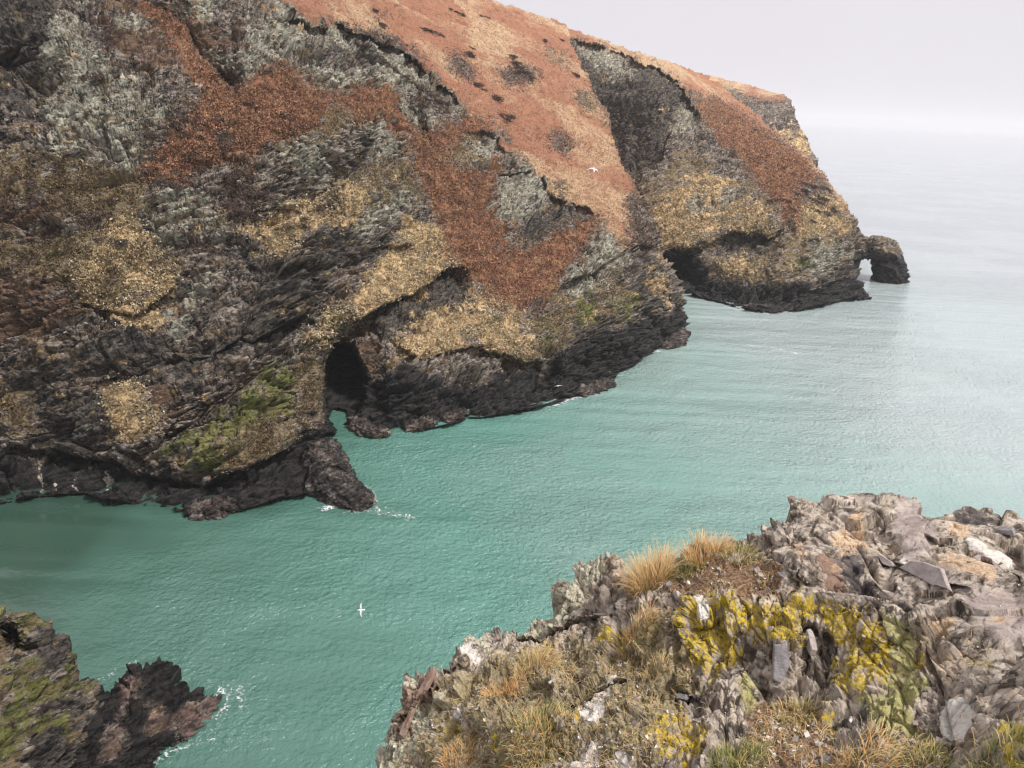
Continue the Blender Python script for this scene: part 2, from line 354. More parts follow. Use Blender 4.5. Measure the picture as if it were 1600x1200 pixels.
ZF = 3
def land(name, g, ctrl, polys, mat, ledges=(), pushes=(), ext=(), warp=13.0, rock_amp=1.0, veg_amp=0.25, S=1.0, wet_h=3.5, strata=(0.5, 0.5, 0.2), flat_edge=None, names=NAMES, waterline=True, wscale=(0.12, 0.5), zfeather=3, asp=(1, 1, 1)):
    px, py = g[..., 0].copy(), g[..., 1].copy()
    r = rbf(ctrl, px, py)
    rw = np.where(te(px, py) < -0.02, water_r(px, py), 1e6)
    if waterline:
        k0 = np.linspace(0, 1, px.shape[0])[:, None]
        r[0] = rw[0]
        nblend = max(int(px.shape[0] * 0.06), 2)          # tie the sheet to the water's edge
        corr = (rw[0] / rbf(ctrl, px[:1], py[:1])[0])[None]
        kk = 1 - sstep(0, nblend, np.arange(px.shape[0]))[:, None]
        r = np.where(np.arange(px.shape[0])[:, None] == 0, rw[:1], r * (1 + (corr - 1) * kk))
    zz = H + r * te(px, py)
    amp0 = sstep(0.3, 3.0, zz) if waterline else 1.0
    r2 = r.copy()
    for L in ledges: r2 = ledge(r2, px, py, *L)
    r = r + (r2 - r) * amp0
    for poly, amount, feather in pushes:
        m = zone_maps(['p'], [('p', poly)], feather)['p']
        r = r + amount * sample(m, px, py)
    if waterline: r = np.minimum(r, np.maximum(rw * 0.985, 1)) if True else r; r[0] = rw[0]
    P = at(px, py, r)
    for side, steps in ext: P, px, py = extend(P, px, py, side, steps)
    N = grid_normals(P, max(3, int(P.shape[0] / 70)))
    flat = P.reshape(-1, 3).astype(np.float32)
    # ragged cover borders: the survey is warped by noise fixed in the ground
    a = P.shape[:2]
    wx = (fbm(flat * wscale[0] / S, 4, 0.6) * 2.2).reshape(a); wy = (fbm(flat * wscale[0] / S + 50, 4, 0.6) * 2.2).reshape(a)
    wx += (fbm(flat * wscale[1] / S, 3, 0.7)).reshape(a) * 0.9; wy += (fbm(flat * wscale[1] / S + 90, 3, 0.7)).reshape(a) * 0.9
    Z = zone_maps(names, polys, zfeather)
    at_ = {n: sample(Z[n], px + wx * warp, py + wy * warp) for n in names}
    if wet_h:
        zn = P[..., 2] + wy * wet_h * 0.9
        w = 1 - sstep(wet_h * 0.6, wet_h * 1.5, zn)
        at_['wet'] = np.maximum(at_['wet'], w)
        for n in names:
            if n not in ('wet', 'pink', 'white'): at_[n] = at_[n] * (1 - w)
    veg = np.clip(sum(at_.get(n, 0) for n in ('tan', 'rust', 'hill', 'scrub', 'olive')), 0, 1)
    veg = blur(veg, 3)
    # strata aligned chips and ridged crags
    R = np.array(Euler(strata).to_matrix(), np.float32)
    q = flat @ R.T
    wob = np.stack([fbm(flat * 0.09 / S, 3), fbm(flat * 0.09 / S + 30, 3), fbm(flat * 0.09 / S + 60, 3)], -1) * 2.6 * S
    q1 = (q + wob)
    hA, cA, eA = facets(q1 / S * np.array([0.13, 0.16, 0.32], np.float32) * np.array(asp, np.float32))
    hB, cB, eB = facets(q1 / S * np.array([0.38, 0.55, 1.05], np.float32) * np.array(asp, np.float32))
    hC, cC, eC = facets(q1 / S * np.array([1.1, 1.4, 2.6], np.float32) * np.array(asp, np.float32))
    ridge = fbm(q1 * 0.16 / S, 5, 0.55, True)
    rockd = 2.6 * hA + 1.05 * hB + 0.45 * hC + 1.6 * ridge - 0.9 * (1 - sstep(0, .12, eA)) - 0.50 * (1 - sstep(0, .15, eB)) - 0.22 * (1 - sstep(0, .2, eC))
    def beds(u, k):
        f = np.floor(u); w = _u3[(f.astype(np.int64) * k) & 255, 1]; w2 = _u3[((f.astype(np.int64) + 1) * k) & 255, 1]; t_ = sstep(.8, 1, u - f); return w * (1 - t_) + w2 * t_ - .5 - 0.35 * (u - f)
    bz = q1[:, 2] / S; bmod = sstep(-.15, .25, fbm(flat * 0.05 / S + 7, 2))
    rockd = rockd + (1.5 * beds(bz * .42, 7) + 0.75 * beds(bz * 1.3, 13) + 0.3 * beds(bz * 3.4, 29)) * (0.25 + 0.75 * bmod)
    vegd = 1.7 * fbm(flat * 0.10 / S, 3) + 3.2 * fbm(flat * np.array([.05, .028, .02], np.float32) / S, 3) + 1.15 * fbm(flat * 0.6 / S, 3, 0.7) + 0.75 * fbm(flat * 1.9 / S, 2)
    soft = 1.2 * fbm(flat * 0.06 / S, 2)
    d = ((rockd.reshape(a)) * rock_amp * (1 - veg) + (vegd.reshape(a)) * veg * veg_amp * 4 * 0.55 + (rockd.reshape(a)) * veg * rock_amp * 0.22) * S
    zt = P[..., 2]
    if waterline: d = d * (0.75 + 0.25 * sstep(0.0, 5.0, zt))
    if flat_edge is not None: d = d * flat_edge(px, py)
    P = P + N * d[..., None]
    tone = np.clip(0.35 * cB + 0.65 * cC + 0.5 * fbm(q1 * 0.7 / S, 3), 0, 1).reshape(a)
    tone2 = np.clip(0.75 * cA * 0.5 + 0.5 * cB + 0.6 * fbm(q1 * 0.25 / S, 4), 0, 1).reshape(a)
    at_['tone'] = tone; at_['tone2'] = tone2
    o = sheet(name, P, mat, at_)
    tag(o, kind='structure')
    return o, P, px, py

# ---- the great cliff across the inlet
botA = [(-200, 797), (0, 785), (60, 775), (130, 770), (165, 782), (200, 785), (250, 790), (300, 806), (345, 800), (380, 797), (440, 778), (480, 774), (500, 735), (508, 700), (519, 680), (514, 650), (522, 636), (540, 640), (550, 662), (575, 682), (610, 682), (640, 674), (700, 664), (730, 655), (800, 645), (870, 630), (920, 610), (958, 599), (965, 583), (1000, 565), (1030, 545), (1050, 540), (1068, 522), (1072, 506)]
topA = [(-200, -230), (100, -220), (300, -170), (500, -115), (650, -55), (766, 0), (817, 16), (850, 27), (888, 44)]
rightA = [(1072, 506), (1056, 446), (1049, 423), (1029, 390), (1026, 364), (1002, 304), (972, 256), (955, 209), (952, 182), (925, 135), (891, 67), (888, 44)]
gA = coons(botA, topA, [(-200, 797), (-200, -230)], rightA, 1120, 860)
cA = [(p[0], p[1], float(water_r(*p))) for p in botA[::2] + [botA[-1]] if p not in ((522, 636), (514, 650))]
cA += [(-150, 650, 106), (-100, 500, 116), (-100, 300, 127), (-100, 100, 142), (-150, -100, 165), (-150, -220, 190),
       (100, 650, 101), (100, 500, 108), (100, 350, 115), (100, 200, 126), (100, 50, 140), (100, -69, 158), (100, -220, 195),
       (300, 720, 90), (300, 600, 97), (300, 480, 106), (300, 350, 114), (300, 230, 122), (300, 140, 131), (340, 60, 150), (300, 0, 158), (300, -160, 195),
       (450, 680, 92), (450, 560, 100), (450, 450, 108), (450, 330, 117), (450, 230, 126), (450, 150, 135), (450, 60, 158), (470, 15, 172), (500, -100, 232),
       (600, 600, 107), (600, 500, 117), (600, 400, 129), (600, 300, 140), (600, 200, 150), (600, 110, 168), (600, 50, 188), (600, 20, 205), (640, -55, 262),
       (730, 600, 113), (730, 500, 123), (730, 440, 131), (730, 350, 147), (730, 250, 163), (730, 180, 178), (730, 100, 208), (740, 40, 245), (766, 0, 285),
       (870, 560, 122), (870, 480, 133), (870, 400, 147), (870, 300, 170), (870, 200, 200), (870, 100, 243), (860, 33, 305),
       (980, 520, 139), (980, 450, 148), (975, 380, 158), (950, 300, 178), (935, 230, 202), (910, 150, 232), (888, 80, 280), (888, 44, 312),
       (1056, 446, 172), (1027, 370, 180), (1002, 304, 192), (972, 256, 207), (953, 190, 230), (925, 135, 256)]
ledA = [([(320, 135), (358, 136), (378, 128), (418, 108), (456, 111), (472, 135), (506, 145), (560, 142), (600, 132), (625, 150), (650, 190), (680, 240)], 13, 70, 1, 3, 30),
        ([(205, 0), (257, 20), (290, 40), (305, 78), (325, 100), (358, 135), (380, 160)], 10, 40, 1, 3, 20),
        ([(495, 532), (540, 505), (580, 487), (640, 460), (700, 424), (740, 424)], 6, 38, -1, 3, 25),
        ([(120, 600), (170, 585), (240, 568), (330, 555), (460, 500), (500, 480)], 4, 35, -1, 4, 40),
        ([(430, 25), (530, 44), (574, 57), (624, 78), (665, 105), (682, 128), (705, 145), (740, 175)], 7, 45, -1, 3, 40),
        ([(600, 520), (628, 540), (660, 556), (716, 544), (748, 540), (820, 568), (860, 556), (890, 500)], 4, 45, -1, 3, 40),
        ([(235, 712), (378, 612), (420, 570), (465, 562)], 4, 25, 1, 3, 25),
        ([(0, 690), (175, 720), (245, 743), (315, 752), (420, 715), (480, 690)], 3.5, 30, -1, 3, 40),
        ([(770, 270), (840, 275), (861, 312), (918, 322), (940, 340)], 4, 30, -1, 3, 20),
        ([(720, 205), (760, 205), (805, 240)], 3, 25, -1, 3, 20),
        ([(390, 372), (450, 345), (530, 285), (560, 280)], 3.5, 30, 1, 3, 30),
        ([(860, 450), (930, 420), (1000, 380), (1040, 385)], 5, 60, -1, 4, 30),
        ([(560, 395), (600, 385), (650, 380)], 3, 30, -1, 3, 20),
        ([(110, 470), (210, 492), (290, 440)], 3, 30, -1, 3, 30)]
pushA = [([(506, 640), (506, 575), (512, 548), (530, 536), (552, 545), (562, 575), (566, 610), (552, 640), (535, 650), (516, 655)], 34, 1),
         ([(500, 560), (520, 510), (580, 495), (600, 530), (585, 590), (560, 640), (510, 640)], 6, 5),
         ([(535, 285), (560, 215), (590, 200), (585, 245), (565, 280), (540, 300)], 4, 2),
         ([(0, 90), (60, 75), (75, 110), (60, 150), (0, 150)], 5, 4)]
polyA_late = [('scrub', [(225, 200), (250, 205), (245, 225), (225, 222)]), ('scrub', [(338, 200), (365, 198), (368, 222), (345, 228)]), ('scrub', [(300, 205), (320, 205), (318, 222), (302, 220)]), ('scrub', [(350, 262), (392, 258), (402, 300), (398, 345), (360, 352), (344, 320)]),
 ('scrub', [(150, 45), (180, 40), (190, 60), (160, 65)]), ('scrub', [(270, 180), (295, 175), (298, 192), (272, 196)]), ('scrub', [(100, 335), (150, 325), (165, 345), (110, 350)]), ('scrub', [(20, 300), (60, 305), (50, 320), (15, 315)]), ('scrub', [(290, 370), (330, 365), (340, 385), (300, 392)]),
 ('scrub', [(500, 308), (530, 305), (532, 332), (508, 335)]), ('scrub', [(640, 150), (660, 140), (700, 175), (690, 190)]), ('scrub', [(985, 310), (1005, 330), (1020, 390), (1000, 395), (985, 350)]), ('brown', [(610, 210), (640, 215), (650, 250), (630, 240)])]
polyA = [
 ('hill', [(-300, -300), (200, -300), (900, -300), (900, 40), (960, 200), (1010, 330), (1030, 400), (960, 380), (900, 330), (860, 300), (800, 230), (740, 175), (700, 140), (665, 100), (624, 75), (530, 42), (480, 30), (440, 5), (420, -20), (300, -60), (-300, -100)]),
 ('rock', [(-300, -150), (-300, 820), (520, 820), (520, 300), (420, -20), (300, -60)]),
 # grey wall behind the spur
 ('lichen', [(318, 60), (350, 80), (400, 40), (440, 12), (480, 32), (530, 46), (574, 60), (624, 80), (665, 107), (682, 130), (705, 147), (732, 169), (719, 182), (678, 202), (631, 182), (611, 148), (581, 135), (560, 142), (506, 145), (472, 135), (456, 111), (418, 108), (378, 128), (335, 135)]),
 ('slate', [(480, 70), (560, 75), (600, 95), (570, 115), (500, 100), (460, 95)]), ('slate', [(640, 140), (680, 135), (720, 180), (690, 185), (650, 165)]),
 ('brown', [(285, 32), (330, 40), (390, 50), (370, 85), (320, 80), (300, 60)]),
 ('lichen', [(262, 0), (340, -5), (335, 34), (285, 36)]),
 ('scrub', [(530, 36), (575, 46), (640, 78), (670, 105), (650, 100), (620, 82), (570, 62), (530, 50)]),
 # left face
 ('slate', [(-300, -100), (60, -30), (120, 20), (95, 60), (75, 110), (60, 160), (-300, 180)]),
 ('lichen', [(85, 30), (125, 0), (140, 60), (180, 110), (235, 150), (270, 190), (235, 250), (205, 290), (175, 270), (150, 220), (80, 230), (60, 190), (100, 140), (80, 90)]),
 ('brown', [(140, 20), (216, 0), (290, 60), (300, 110), (260, 130), (210, 100), (180, 90), (150, 60)]),
 ('lichen', [(180, 20), (235, 15), (240, 35), (200, 45), (180, 35)]),
 ('olive', [(-300, 232), (0, 232), (60, 250), (140, 250), (170, 275), (220, 290), (250, 300), (200, 330), (120, 330), (-300, 320)]),
 ('lichen', [(223, 300), (303, 293), (330, 310), (370, 340), (330, 385), (270, 390), (225, 365)]),
 ('olive', [(-300, 370), (60, 380), (140, 360), (210, 340), (222, 380), (260, 390), (290, 400), (280, 445), (245, 472), (190, 470), (130, 480), (100, 440), (-300, 430)]),
 ('tan', [(162, 355), (208, 335), (222, 372), (250, 385), (255, 410), (225, 405), (195, 392), (170, 410), (125, 450), (120, 420), (140, 390)]),
 ('brown', [(-300, 400), (100, 430), (130, 500), (60, 520), (-300, 500)]), ('brown', [(-300, 290), (80, 300), (110, 330), (60, 370), (-300, 350)]),
 ('tan', [(0, 235), (35, 240), (45, 250), (15, 250)]), ('tan', [(115, 257), (138, 255), (135, 263), (118, 266)]),
 ('tan', [(196, 431), (287, 417), (280, 442), (262, 470), (225, 474), (205, 450)]),
 ('tan', [(133, 473), (168, 470), (196, 473), (210, 487), (227, 473), (259, 477), (266, 491), (245, 515), (210, 519), (182, 501)]),
 ('lichen', [(285, 455), (320, 415), (345, 405), (340, 440), (310, 480), (280, 520), (262, 520)]),
 ('slate', [(345, 395), (440, 395), (480, 410), (540, 385), (560, 400), (520, 440), (490, 480), (500, 500), (420, 540), (330, 560), (240, 568), (160, 580), (110, 560), (200, 530), (300, 525), (380, 490), (420, 450)]),  # dark belt under the overhang: shade painted in slate colour
 ('slate', [(0, 560), (60, 540), (110, 580), (60, 640), (0, 640)]), ('slate', [(0, 85), (60, 80), (80, 110), (60, 150), (0, 160)]), ('slate', [(560, 560), (630, 570), (700, 600), (600, 610), (560, 600)]),  # shadow masses at the left edge and beside the cave, painted as slate
 ('slate', [(160, 580), (245, 568), (330, 560), (310, 600), (250, 610), (200, 600)]),
 ('tan', [(154, 592), (196, 594), (231, 617), (240, 640), (245, 666), (210, 680), (189, 680), (185, 645), (164, 617)]),
 ('brown', [(232, 600), (290, 620), (285, 650), (245, 660)]),
 ('slate', [(60, 620), (150, 600), (180, 650), (180, 700), (100, 760), (40, 740), (40, 660)]),
 ('olive', [(0, 600), (40, 620), (60, 660), (30, 680), (0, 670)]),
 # rust on the spur
 ('rust', [(216, -5), (257, 16), (292, 38), (307, 78), (327, 100), (358, 135), (378, 128), (418, 108), (456, 111), (472, 135), (506, 145), (560, 142), (588, 133), (611, 143), (630, 180), (672, 215), (715, 183), (745, 175), (795, 225), (802, 245), (778, 270), (768, 300), (762, 330), (812, 345), (795, 365), (760, 390), (850, 385), (880, 360), (935, 340), (950, 345), (905, 390), (880, 420), (860, 460), (812, 484), (756, 476), (748, 452), (716, 416), (684, 380), (672, 300), (650, 260), (628, 225), (620, 195), (590, 190), (560, 196), (540, 172), (506, 175), (500, 202), (472, 196), (459, 216), (405, 230), (390, 260), (337, 236), (317, 253), (270, 280), (209, 273), (230, 250), (267, 230), (263, 202), (304, 175), (330, 155), (300, 128), (268, 70), (240, 30), (205, 5)]),
 ('olive', [(500, 170), (540, 176), (555, 200), (520, 215), (480, 240), (450, 215), (470, 198), (498, 202)]),
 ('lichen', [(455, 215), (480, 195), (495, 215), (500, 240), (520, 290), (495, 290), (450, 250), (410, 250), (400, 285), (450, 330), (475, 300), (540, 285), (540, 250), (560, 200), (600, 180), (620, 200), (625, 235), (590, 245), (570, 280), (480, 320), (450, 335), (410, 320), (380, 280), (430, 230)]),
 ('slate', [(534, 283), (550, 240), (565, 210), (588, 205), (583, 245), (562, 278), (545, 292)]),
 ('olive', [(540, 285), (600, 250), (640, 250), (660, 280), (650, 330), (600, 300), (560, 300)]),
 ('tan', [(455, 325), (500, 295), (530, 290), (575, 290), (590, 320), (560, 345), (525, 355), (500, 345), (470, 370), (450, 392), (410, 385), (370, 360), (368, 345), (420, 340)]),
 ('scrub', [(355, 265), (385, 262), (395, 290), (400, 320), (390, 345), (360, 350), (345, 320), (350, 290)]),
 ('scrub', [(500, 310), (515, 300), (530, 312), (522, 330), (508, 328)]),
 ('slate', [(540, 350), (620, 300), (660, 330), (660, 370), (600, 400), (520, 430), (460, 450), (440, 420), (490, 380)]),
 ('lichen', [(560, 330), (640, 290), (650, 330), (600, 360), (560, 370)]),
 ('tan', [(600, 395), (640, 345), (690, 345), (700, 380), (716, 420), (684, 444), (636, 460), (604, 472), (580, 484), (532, 508), (492, 528), (478, 520), (510, 495), (540, 468), (575, 432)]),
 ('slate', [(660, 370), (690, 370), (695, 388), (670, 392)]),
 ('brown', [(490, 480), (530, 450), (560, 420), (600, 400), (560, 440), (530, 475), (500, 500)]),
 ('slate', [(628, 468), (708, 424), (736, 440), (740, 468), (716, 492), (660, 500), (600, 520), (540, 520), (580, 488)]),
 ('tan', [(612, 540), (628, 520), (668, 504), (740, 484), (750, 450), (780, 480), (820, 490), (832, 512), (844, 540), (856, 556), (820, 568), (780, 556), (748, 540), (716, 544), (684, 552), (660, 556), (632, 564)]),
 ('slate', [(712, 498), (740, 492), (745, 508), (720, 512)]),
 ('olive', [(780, 556), (850, 540), (830, 500), (900, 450), (980, 430), (1000, 460), (940, 500), (900, 540), (860, 560), (800, 590)]),
 ('slate', [(790, 580), (860, 560), (900, 500), (960, 480), (1000, 440), (960, 400), (1000, 400), (1040, 480), (960, 520), (900, 570), (820, 590)]),
 ('lichen', [(880, 440), (920, 400), (960, 360), (975, 380), (960, 430), (900, 465)]),
 ('green', [(844, 484), (860, 510), (866, 545), (852, 552), (846, 530)]), ('green', [(904, 460), (936, 452), (944, 496), (912, 512), (900, 490)]), ('green', [(965, 470), (1000, 455), (1000, 490), (975, 500)]),
 ('tan', [(1028, 395), (1040, 430), (1050, 460), (1046, 485), (1035, 470), (1026, 430)]),
 ('brown', [(975, 300), (1000, 310), (1026, 364), (1030, 400), (1000, 400), (985, 350)]),
 ('brown', [(500, 545), (520, 520), (560, 500), (590, 520), (580, 580), (562, 600), (560, 560), (545, 545), (515, 555), (506, 590)]),
 # rock windows in the bracken
 ('lichen', [(739, 205), (793, 219), (805, 236), (782, 250), (745, 268), (732, 240)]),
 ('lichen', [(785, 265), (827, 267), (850, 290), (861, 314), (846, 340), (800, 345), (766, 334), (775, 304)]),
 ('slate', [(861, 314), (918, 320), (930, 337), (884, 364), (834, 378), (793, 385), (815, 348)]),
 ('tan', [(862, 285), (885, 290), (890, 312), (870, 316)]),
 ('olive', [(690, 250), (735, 195), (750, 195), (735, 245), (750, 275), (720, 260)]),
 # dark patches of heather on the hill
 ('scrub', [(700, 85), (720, 82), (745, 120), (738, 125), (712, 108)]), ('scrub', [(770, 105), (800, 100), (840, 112), (835, 130), (800, 125)]),
 ('scrub', [(858, 208), (880, 212), (892, 235), (884, 245), (866, 226)]), ('scrub', [(585, 15), (600, 20), (608, 35), (590, 28)]),
 ('olive', [(842, 76), (880, 85), (900, 110), (870, 100)]), ('olive', [(895, 135), (925, 140), (938, 165), (915, 170), (898, 155)]),
 # the green slab and the tidal band
 ('green', [(420, 568), (465, 564), (469, 645), (448, 697), (402, 732), (336, 743), (280, 725), (245, 708), (266, 687), (315, 669), (378, 610)]),
 ('olive', [(420, 650), (448, 640), (446, 697), (402, 732), (340, 735), (370, 700)]), ('slate', [(300, 660), (378, 605), (400, 590), (400, 600), (350, 640), (310, 670)]),
 ('olive', [(468, 560), (500, 545), (506, 640), (480, 680), (462, 690)]),
 ('wet', [(-300, 690), (0, 697), (52, 730), (100, 745), (175, 735), (245, 745), (315, 752), (420, 718), (472, 700), (515, 650), (560, 600), (600, 585), (628, 568), (684, 600), (716, 600), (820, 580), (860, 566), (920, 528), (960, 512), (1060, 484), (1090, 500), (1090, 830), (-300, 830)]),
 ('wet', [(506, 650), (506, 575), (512, 548), (530, 536), (552, 545), (562, 575), (566, 610), (552, 650)]),  # cave interior: its darkness painted in with the wet rock colour
 ('pink', [(560, 672), (640, 664), (650, 690), (570, 695)]), ('pink', [(655, 655), (720, 645), (725, 665), (660, 672)]), ('pink', [(280, 790), (390, 782), (390, 812), (280, 815)]), ('pink', [(1040, 525), (1072, 505), (1080, 540), (1040, 550)]),
]
for L in ([(48, 700), (56, 726), (60, 740), (56, 776)], [(92, 722), (86, 745), (82, 768)], [(138, 725), (122, 748), (118, 768)], [(176, 698), (176, 728)], [(192, 702), (193, 732)], [(170, 742), (160, 765)]):
    for (x0, y0), (x1, y1) in zip(L[:-1], L[1:]): polyA.append(('white', [(x0 - 2.2, y0), (x0 + 2.2, y0), (x1 + 2.2, y1), (x1 - 2.2, y1)]))
for x, y, w, h in ((205, 125, 16, 6), (70, 200, 12, 14), (205, 452, 4, 3), (142, 305, 6, 8), (315, 132, 9, 7), (594, 175, 4, 3)):
    polyA.append(('white', [(x - w, y), (x, y - h), (x + w, y), (x, y + h)]))
polyA += polyA_late
cliff, PA, pxA, pyA = land('cliff_terrain', gA, cA, polyA, CLIFF, ledA, pushA, flat_edge=lambda x, y: 1 - 0.8 * sample(zone_maps(['p'], [('p', [(498, 655), (498, 570), (506, 540), (530, 526), (560, 536), (572, 575), (574, 615), (560, 650), (535, 660), (510, 662)])], 2)['p'], x, y),
    ext=[('right', [(6, -1), (25, -4), (70, -12)]), ('top', [(30, 2), (120, 0), (300, -10)]), ('bottom', [(0.0, -1.0), (0, -5)])])

# ---- the second headland, with the grey gully face
botB = [(820, 470), (1000, 445), (1058, 450), (1090, 463), (1130, 472), (1160, 482), (1205, 488), (1250, 484), (1290, 476), (1320, 468), (1356, 467)]
topB = [(860, 30), (888, 44), (968, 71), (1070, 105), (1118, 126), (1148, 151), (1179, 174), (1210, 201), (1244, 228), (1271, 249), (1294, 278), (1309, 304), (1336, 339), (1346, 370)]
rightB = [(1356, 467), (1347, 454), (1338, 440), (1330, 422), (1338, 395), (1346, 370)]
gB = coons(botB, topB, [(820, 470), (860, 30)], rightB, 720, 560)
cB = [(p[0], p[1], float(water_r(*p))) for p in botB] + [(1060, 400, 216), (1060, 300, 245), (1000, 280, 262), (940, 100, 332), (960, 180, 315), (1000, 90, 338), (1050, 130, 318), (1040, 200, 300), (1030, 255, 276), (980, 270, 292), (888, 62, 345), (888, 44, 372), (970, 71, 392), (1070, 105, 402), (1118, 126, 398), (1100, 170, 335), (1150, 230, 287), (1150, 300, 252), (1100, 330, 238), (1200, 400, 211), (1130, 420, 212), (1200, 330, 227), (1240, 300, 242), (1240, 360, 222), (1180, 178, 365), (1210, 201, 352), (1244, 228, 325), (1271, 249, 305), (1294, 278, 288), (1309, 304, 275), (1336, 339, 258), (1346, 370, 250), (1300, 400, 228), (1280, 340, 238), (1310, 440, 228), (1330, 422, 240), (850, 400, 230), (850, 200, 300), (1260, 430, 212)]
ledB = [([(888, 58), (903, 59), (968, 82), (1026, 109), (1056, 126), (1075, 150), (1100, 190)], 12, 70, -1, 3, 15),
        ([(975, 290), (1033, 255), (1050, 205), (1100, 195)], 9, 40, 1, 4, 20),
        ([(1030, 395), (1095, 385), (1148, 360), (1200, 372), (1230, 350)], 5, 40, -1, 4, 25),
        ([(1245, 372), (1279, 374), (1336, 343), (1350, 340)], 4, 30, -1, 3, 20)]
pushB = [([(1040, 405), (1075, 395), (1085, 455), (1050, 455)], 14, 3), ([(1110, 390), (1190, 365), (1200, 385), (1130, 400)], 5, 3)]
polyB = [
 ('hill', [(800, 0), (1118, 90), (1360, 300), (1360, 345), (1248, 308), (1200, 308), (1156, 250), (1125, 226), (1095, 186), (1072, 150), (1056, 126), (1026, 110), (903, 60), (860, 58)]),
 ('rust', [(1072, 150), (1118, 150), (1200, 200), (1262, 247), (1285, 285), (1298, 306), (1255, 310), (1252, 345), (1246, 366), (1225, 343), (1206, 308), (1156, 247), (1125, 224), (1095, 182)]),
 ('rock', [(840, 58), (903, 60), (1026, 110), (1056, 127), (1074, 150), (1095, 186), (1125, 226), (1130, 245), (1060, 300), (900, 330)]),
 ('slate', [(840, 58), (903, 60), (1026, 110), (1056, 127), (1074, 150), (1090, 186), (1041, 205), (1033, 255), (995, 284), (900, 290)]),
 ('lichen', [(1055, 170), (1090, 165), (1100, 190), (1060, 215), (1045, 230)]), ('lichen', [(900, 60), (940, 80), (1000, 110), (980, 130), (910, 90)]),
 ('olive', [(985, 300), (1040, 262), (1100, 240), (1110, 270), (1171, 285), (1210, 324), (1225, 358), (1194, 370), (1148, 358), (1095, 385), (1045, 396), (1029, 366)]),
 ('tan', [(1020, 320), (1060, 290), (1110, 276), (1160, 282), (1150, 300), (1195, 330), (1215, 355), (1190, 366), (1150, 352), (1100, 378), (1045, 392), (1032, 360)]),
 ('lichen', [(1060, 310), (1100, 300), (1130, 320), (1090, 335)]),('lichen', [(1120, 300), (1150, 290), (1160, 310), (1140, 320)]),
 ('tan', [(1248, 324), (1270, 318), (1298, 301), (1317, 324), (1336, 343), (1313, 366), (1279, 373), (1248, 377), (1240, 355)]),
 ('scrub', [(1245, 290), (1290, 278), (1296, 300), (1268, 320), (1250, 315)]),
 ('olive', [(1100, 400), (1150, 395), (1200, 390), (1230, 375), (1262, 395), (1262, 430), (1220, 440), (1160, 430), (1110, 440)]),
 ('tan', [(1120, 412), (1160, 395), (1185, 400), (1170, 420), (1130, 425)]),
 ('green', [(1255, 400), (1264, 400), (1262, 425), (1250, 420)]),
 ('lichen', [(1262, 375), (1300, 370), (1330, 400), (1328, 420), (1300, 440), (1264, 430)]),
 ('slate', [(1300, 420), (1330, 405), (1350, 460), (1290, 470), (1262, 450)]),
 ('wet', [(1035, 396), (1070, 388), (1095, 400), (1110, 440), (1160, 440), (1220, 450), (1262, 440), (1262, 500), (1020, 500)]),
 ('wet', [(1110, 392), (1150, 370), (1200, 368), (1222, 372), (1200, 388), (1150, 388), (1120, 400)]),
 ('pink', [(1150, 478), (1260, 474), (1262, 495), (1150, 495)]),
]
head, PB, pxB, pyB = land('headland_terrain', gB, cB, polyB, FARM, ledB, pushB, warp=5.0, S=1.35, rock_amp=0.85, wet_h=4.0,
    ext=[('right', [(8, -1), (30, -6), (60, -30)]), ('top', [(12, -1), (50, -14), (110, -60)]), ('bottom', [(0, -1.0), (0, -6)])])

# ---- the farthest headland
gC = coons([(1060, 300), (1300, 330)], [(1060, 108), (1118, 119), (1160, 129), (1200, 138), (1224, 146), (1236, 155), (1245, 180), (1249, 195), (1262, 215), (1270, 235), (1277, 250)], [(1060, 300), (1060, 108)], [(1300, 330), (1277, 250)], 260, 170)
cC = [(1060, 300, 440), (1300, 330, 430), (1180, 250, 445), (1060, 108, 560), (1118, 119, 560), (1160, 129, 555), (1200, 138, 540), (1224, 146, 520), (1236, 158, 490), (1200, 150, 500), (1150, 140, 520), (1200, 180, 470), (1245, 185, 475), (1262, 215, 455), (1277, 250, 440), (1220, 215, 452)]
polyC = [('hill', [(1040, 60), (1118, 100), (1240, 120), (1245, 155), (1222, 154), (1205, 158), (1180, 152), (1150, 140), (1118, 130), (1040, 120)]),
         ('tan', [(1238, 180), (1262, 200), (1290, 260), (1262, 240), (1235, 225), (1215, 215), (1210, 205), (1240, 205)]), ('slate', [(1225, 170), (1242, 170), (1238, 210), (1225, 205)])]
far, PC, _, _ = land('distant_headland_terrain', gC, cC, polyC, FARM, warp=3.5, S=2.0, rock_amp=0.4, wet_h=0, waterline=False,
    ext=[('right', [(15, -3), (80, -30)]), ('top', [(30, -1), (120, -20), (250, -70)]), ('bottom', [(-2, -30), (0, -60)])])

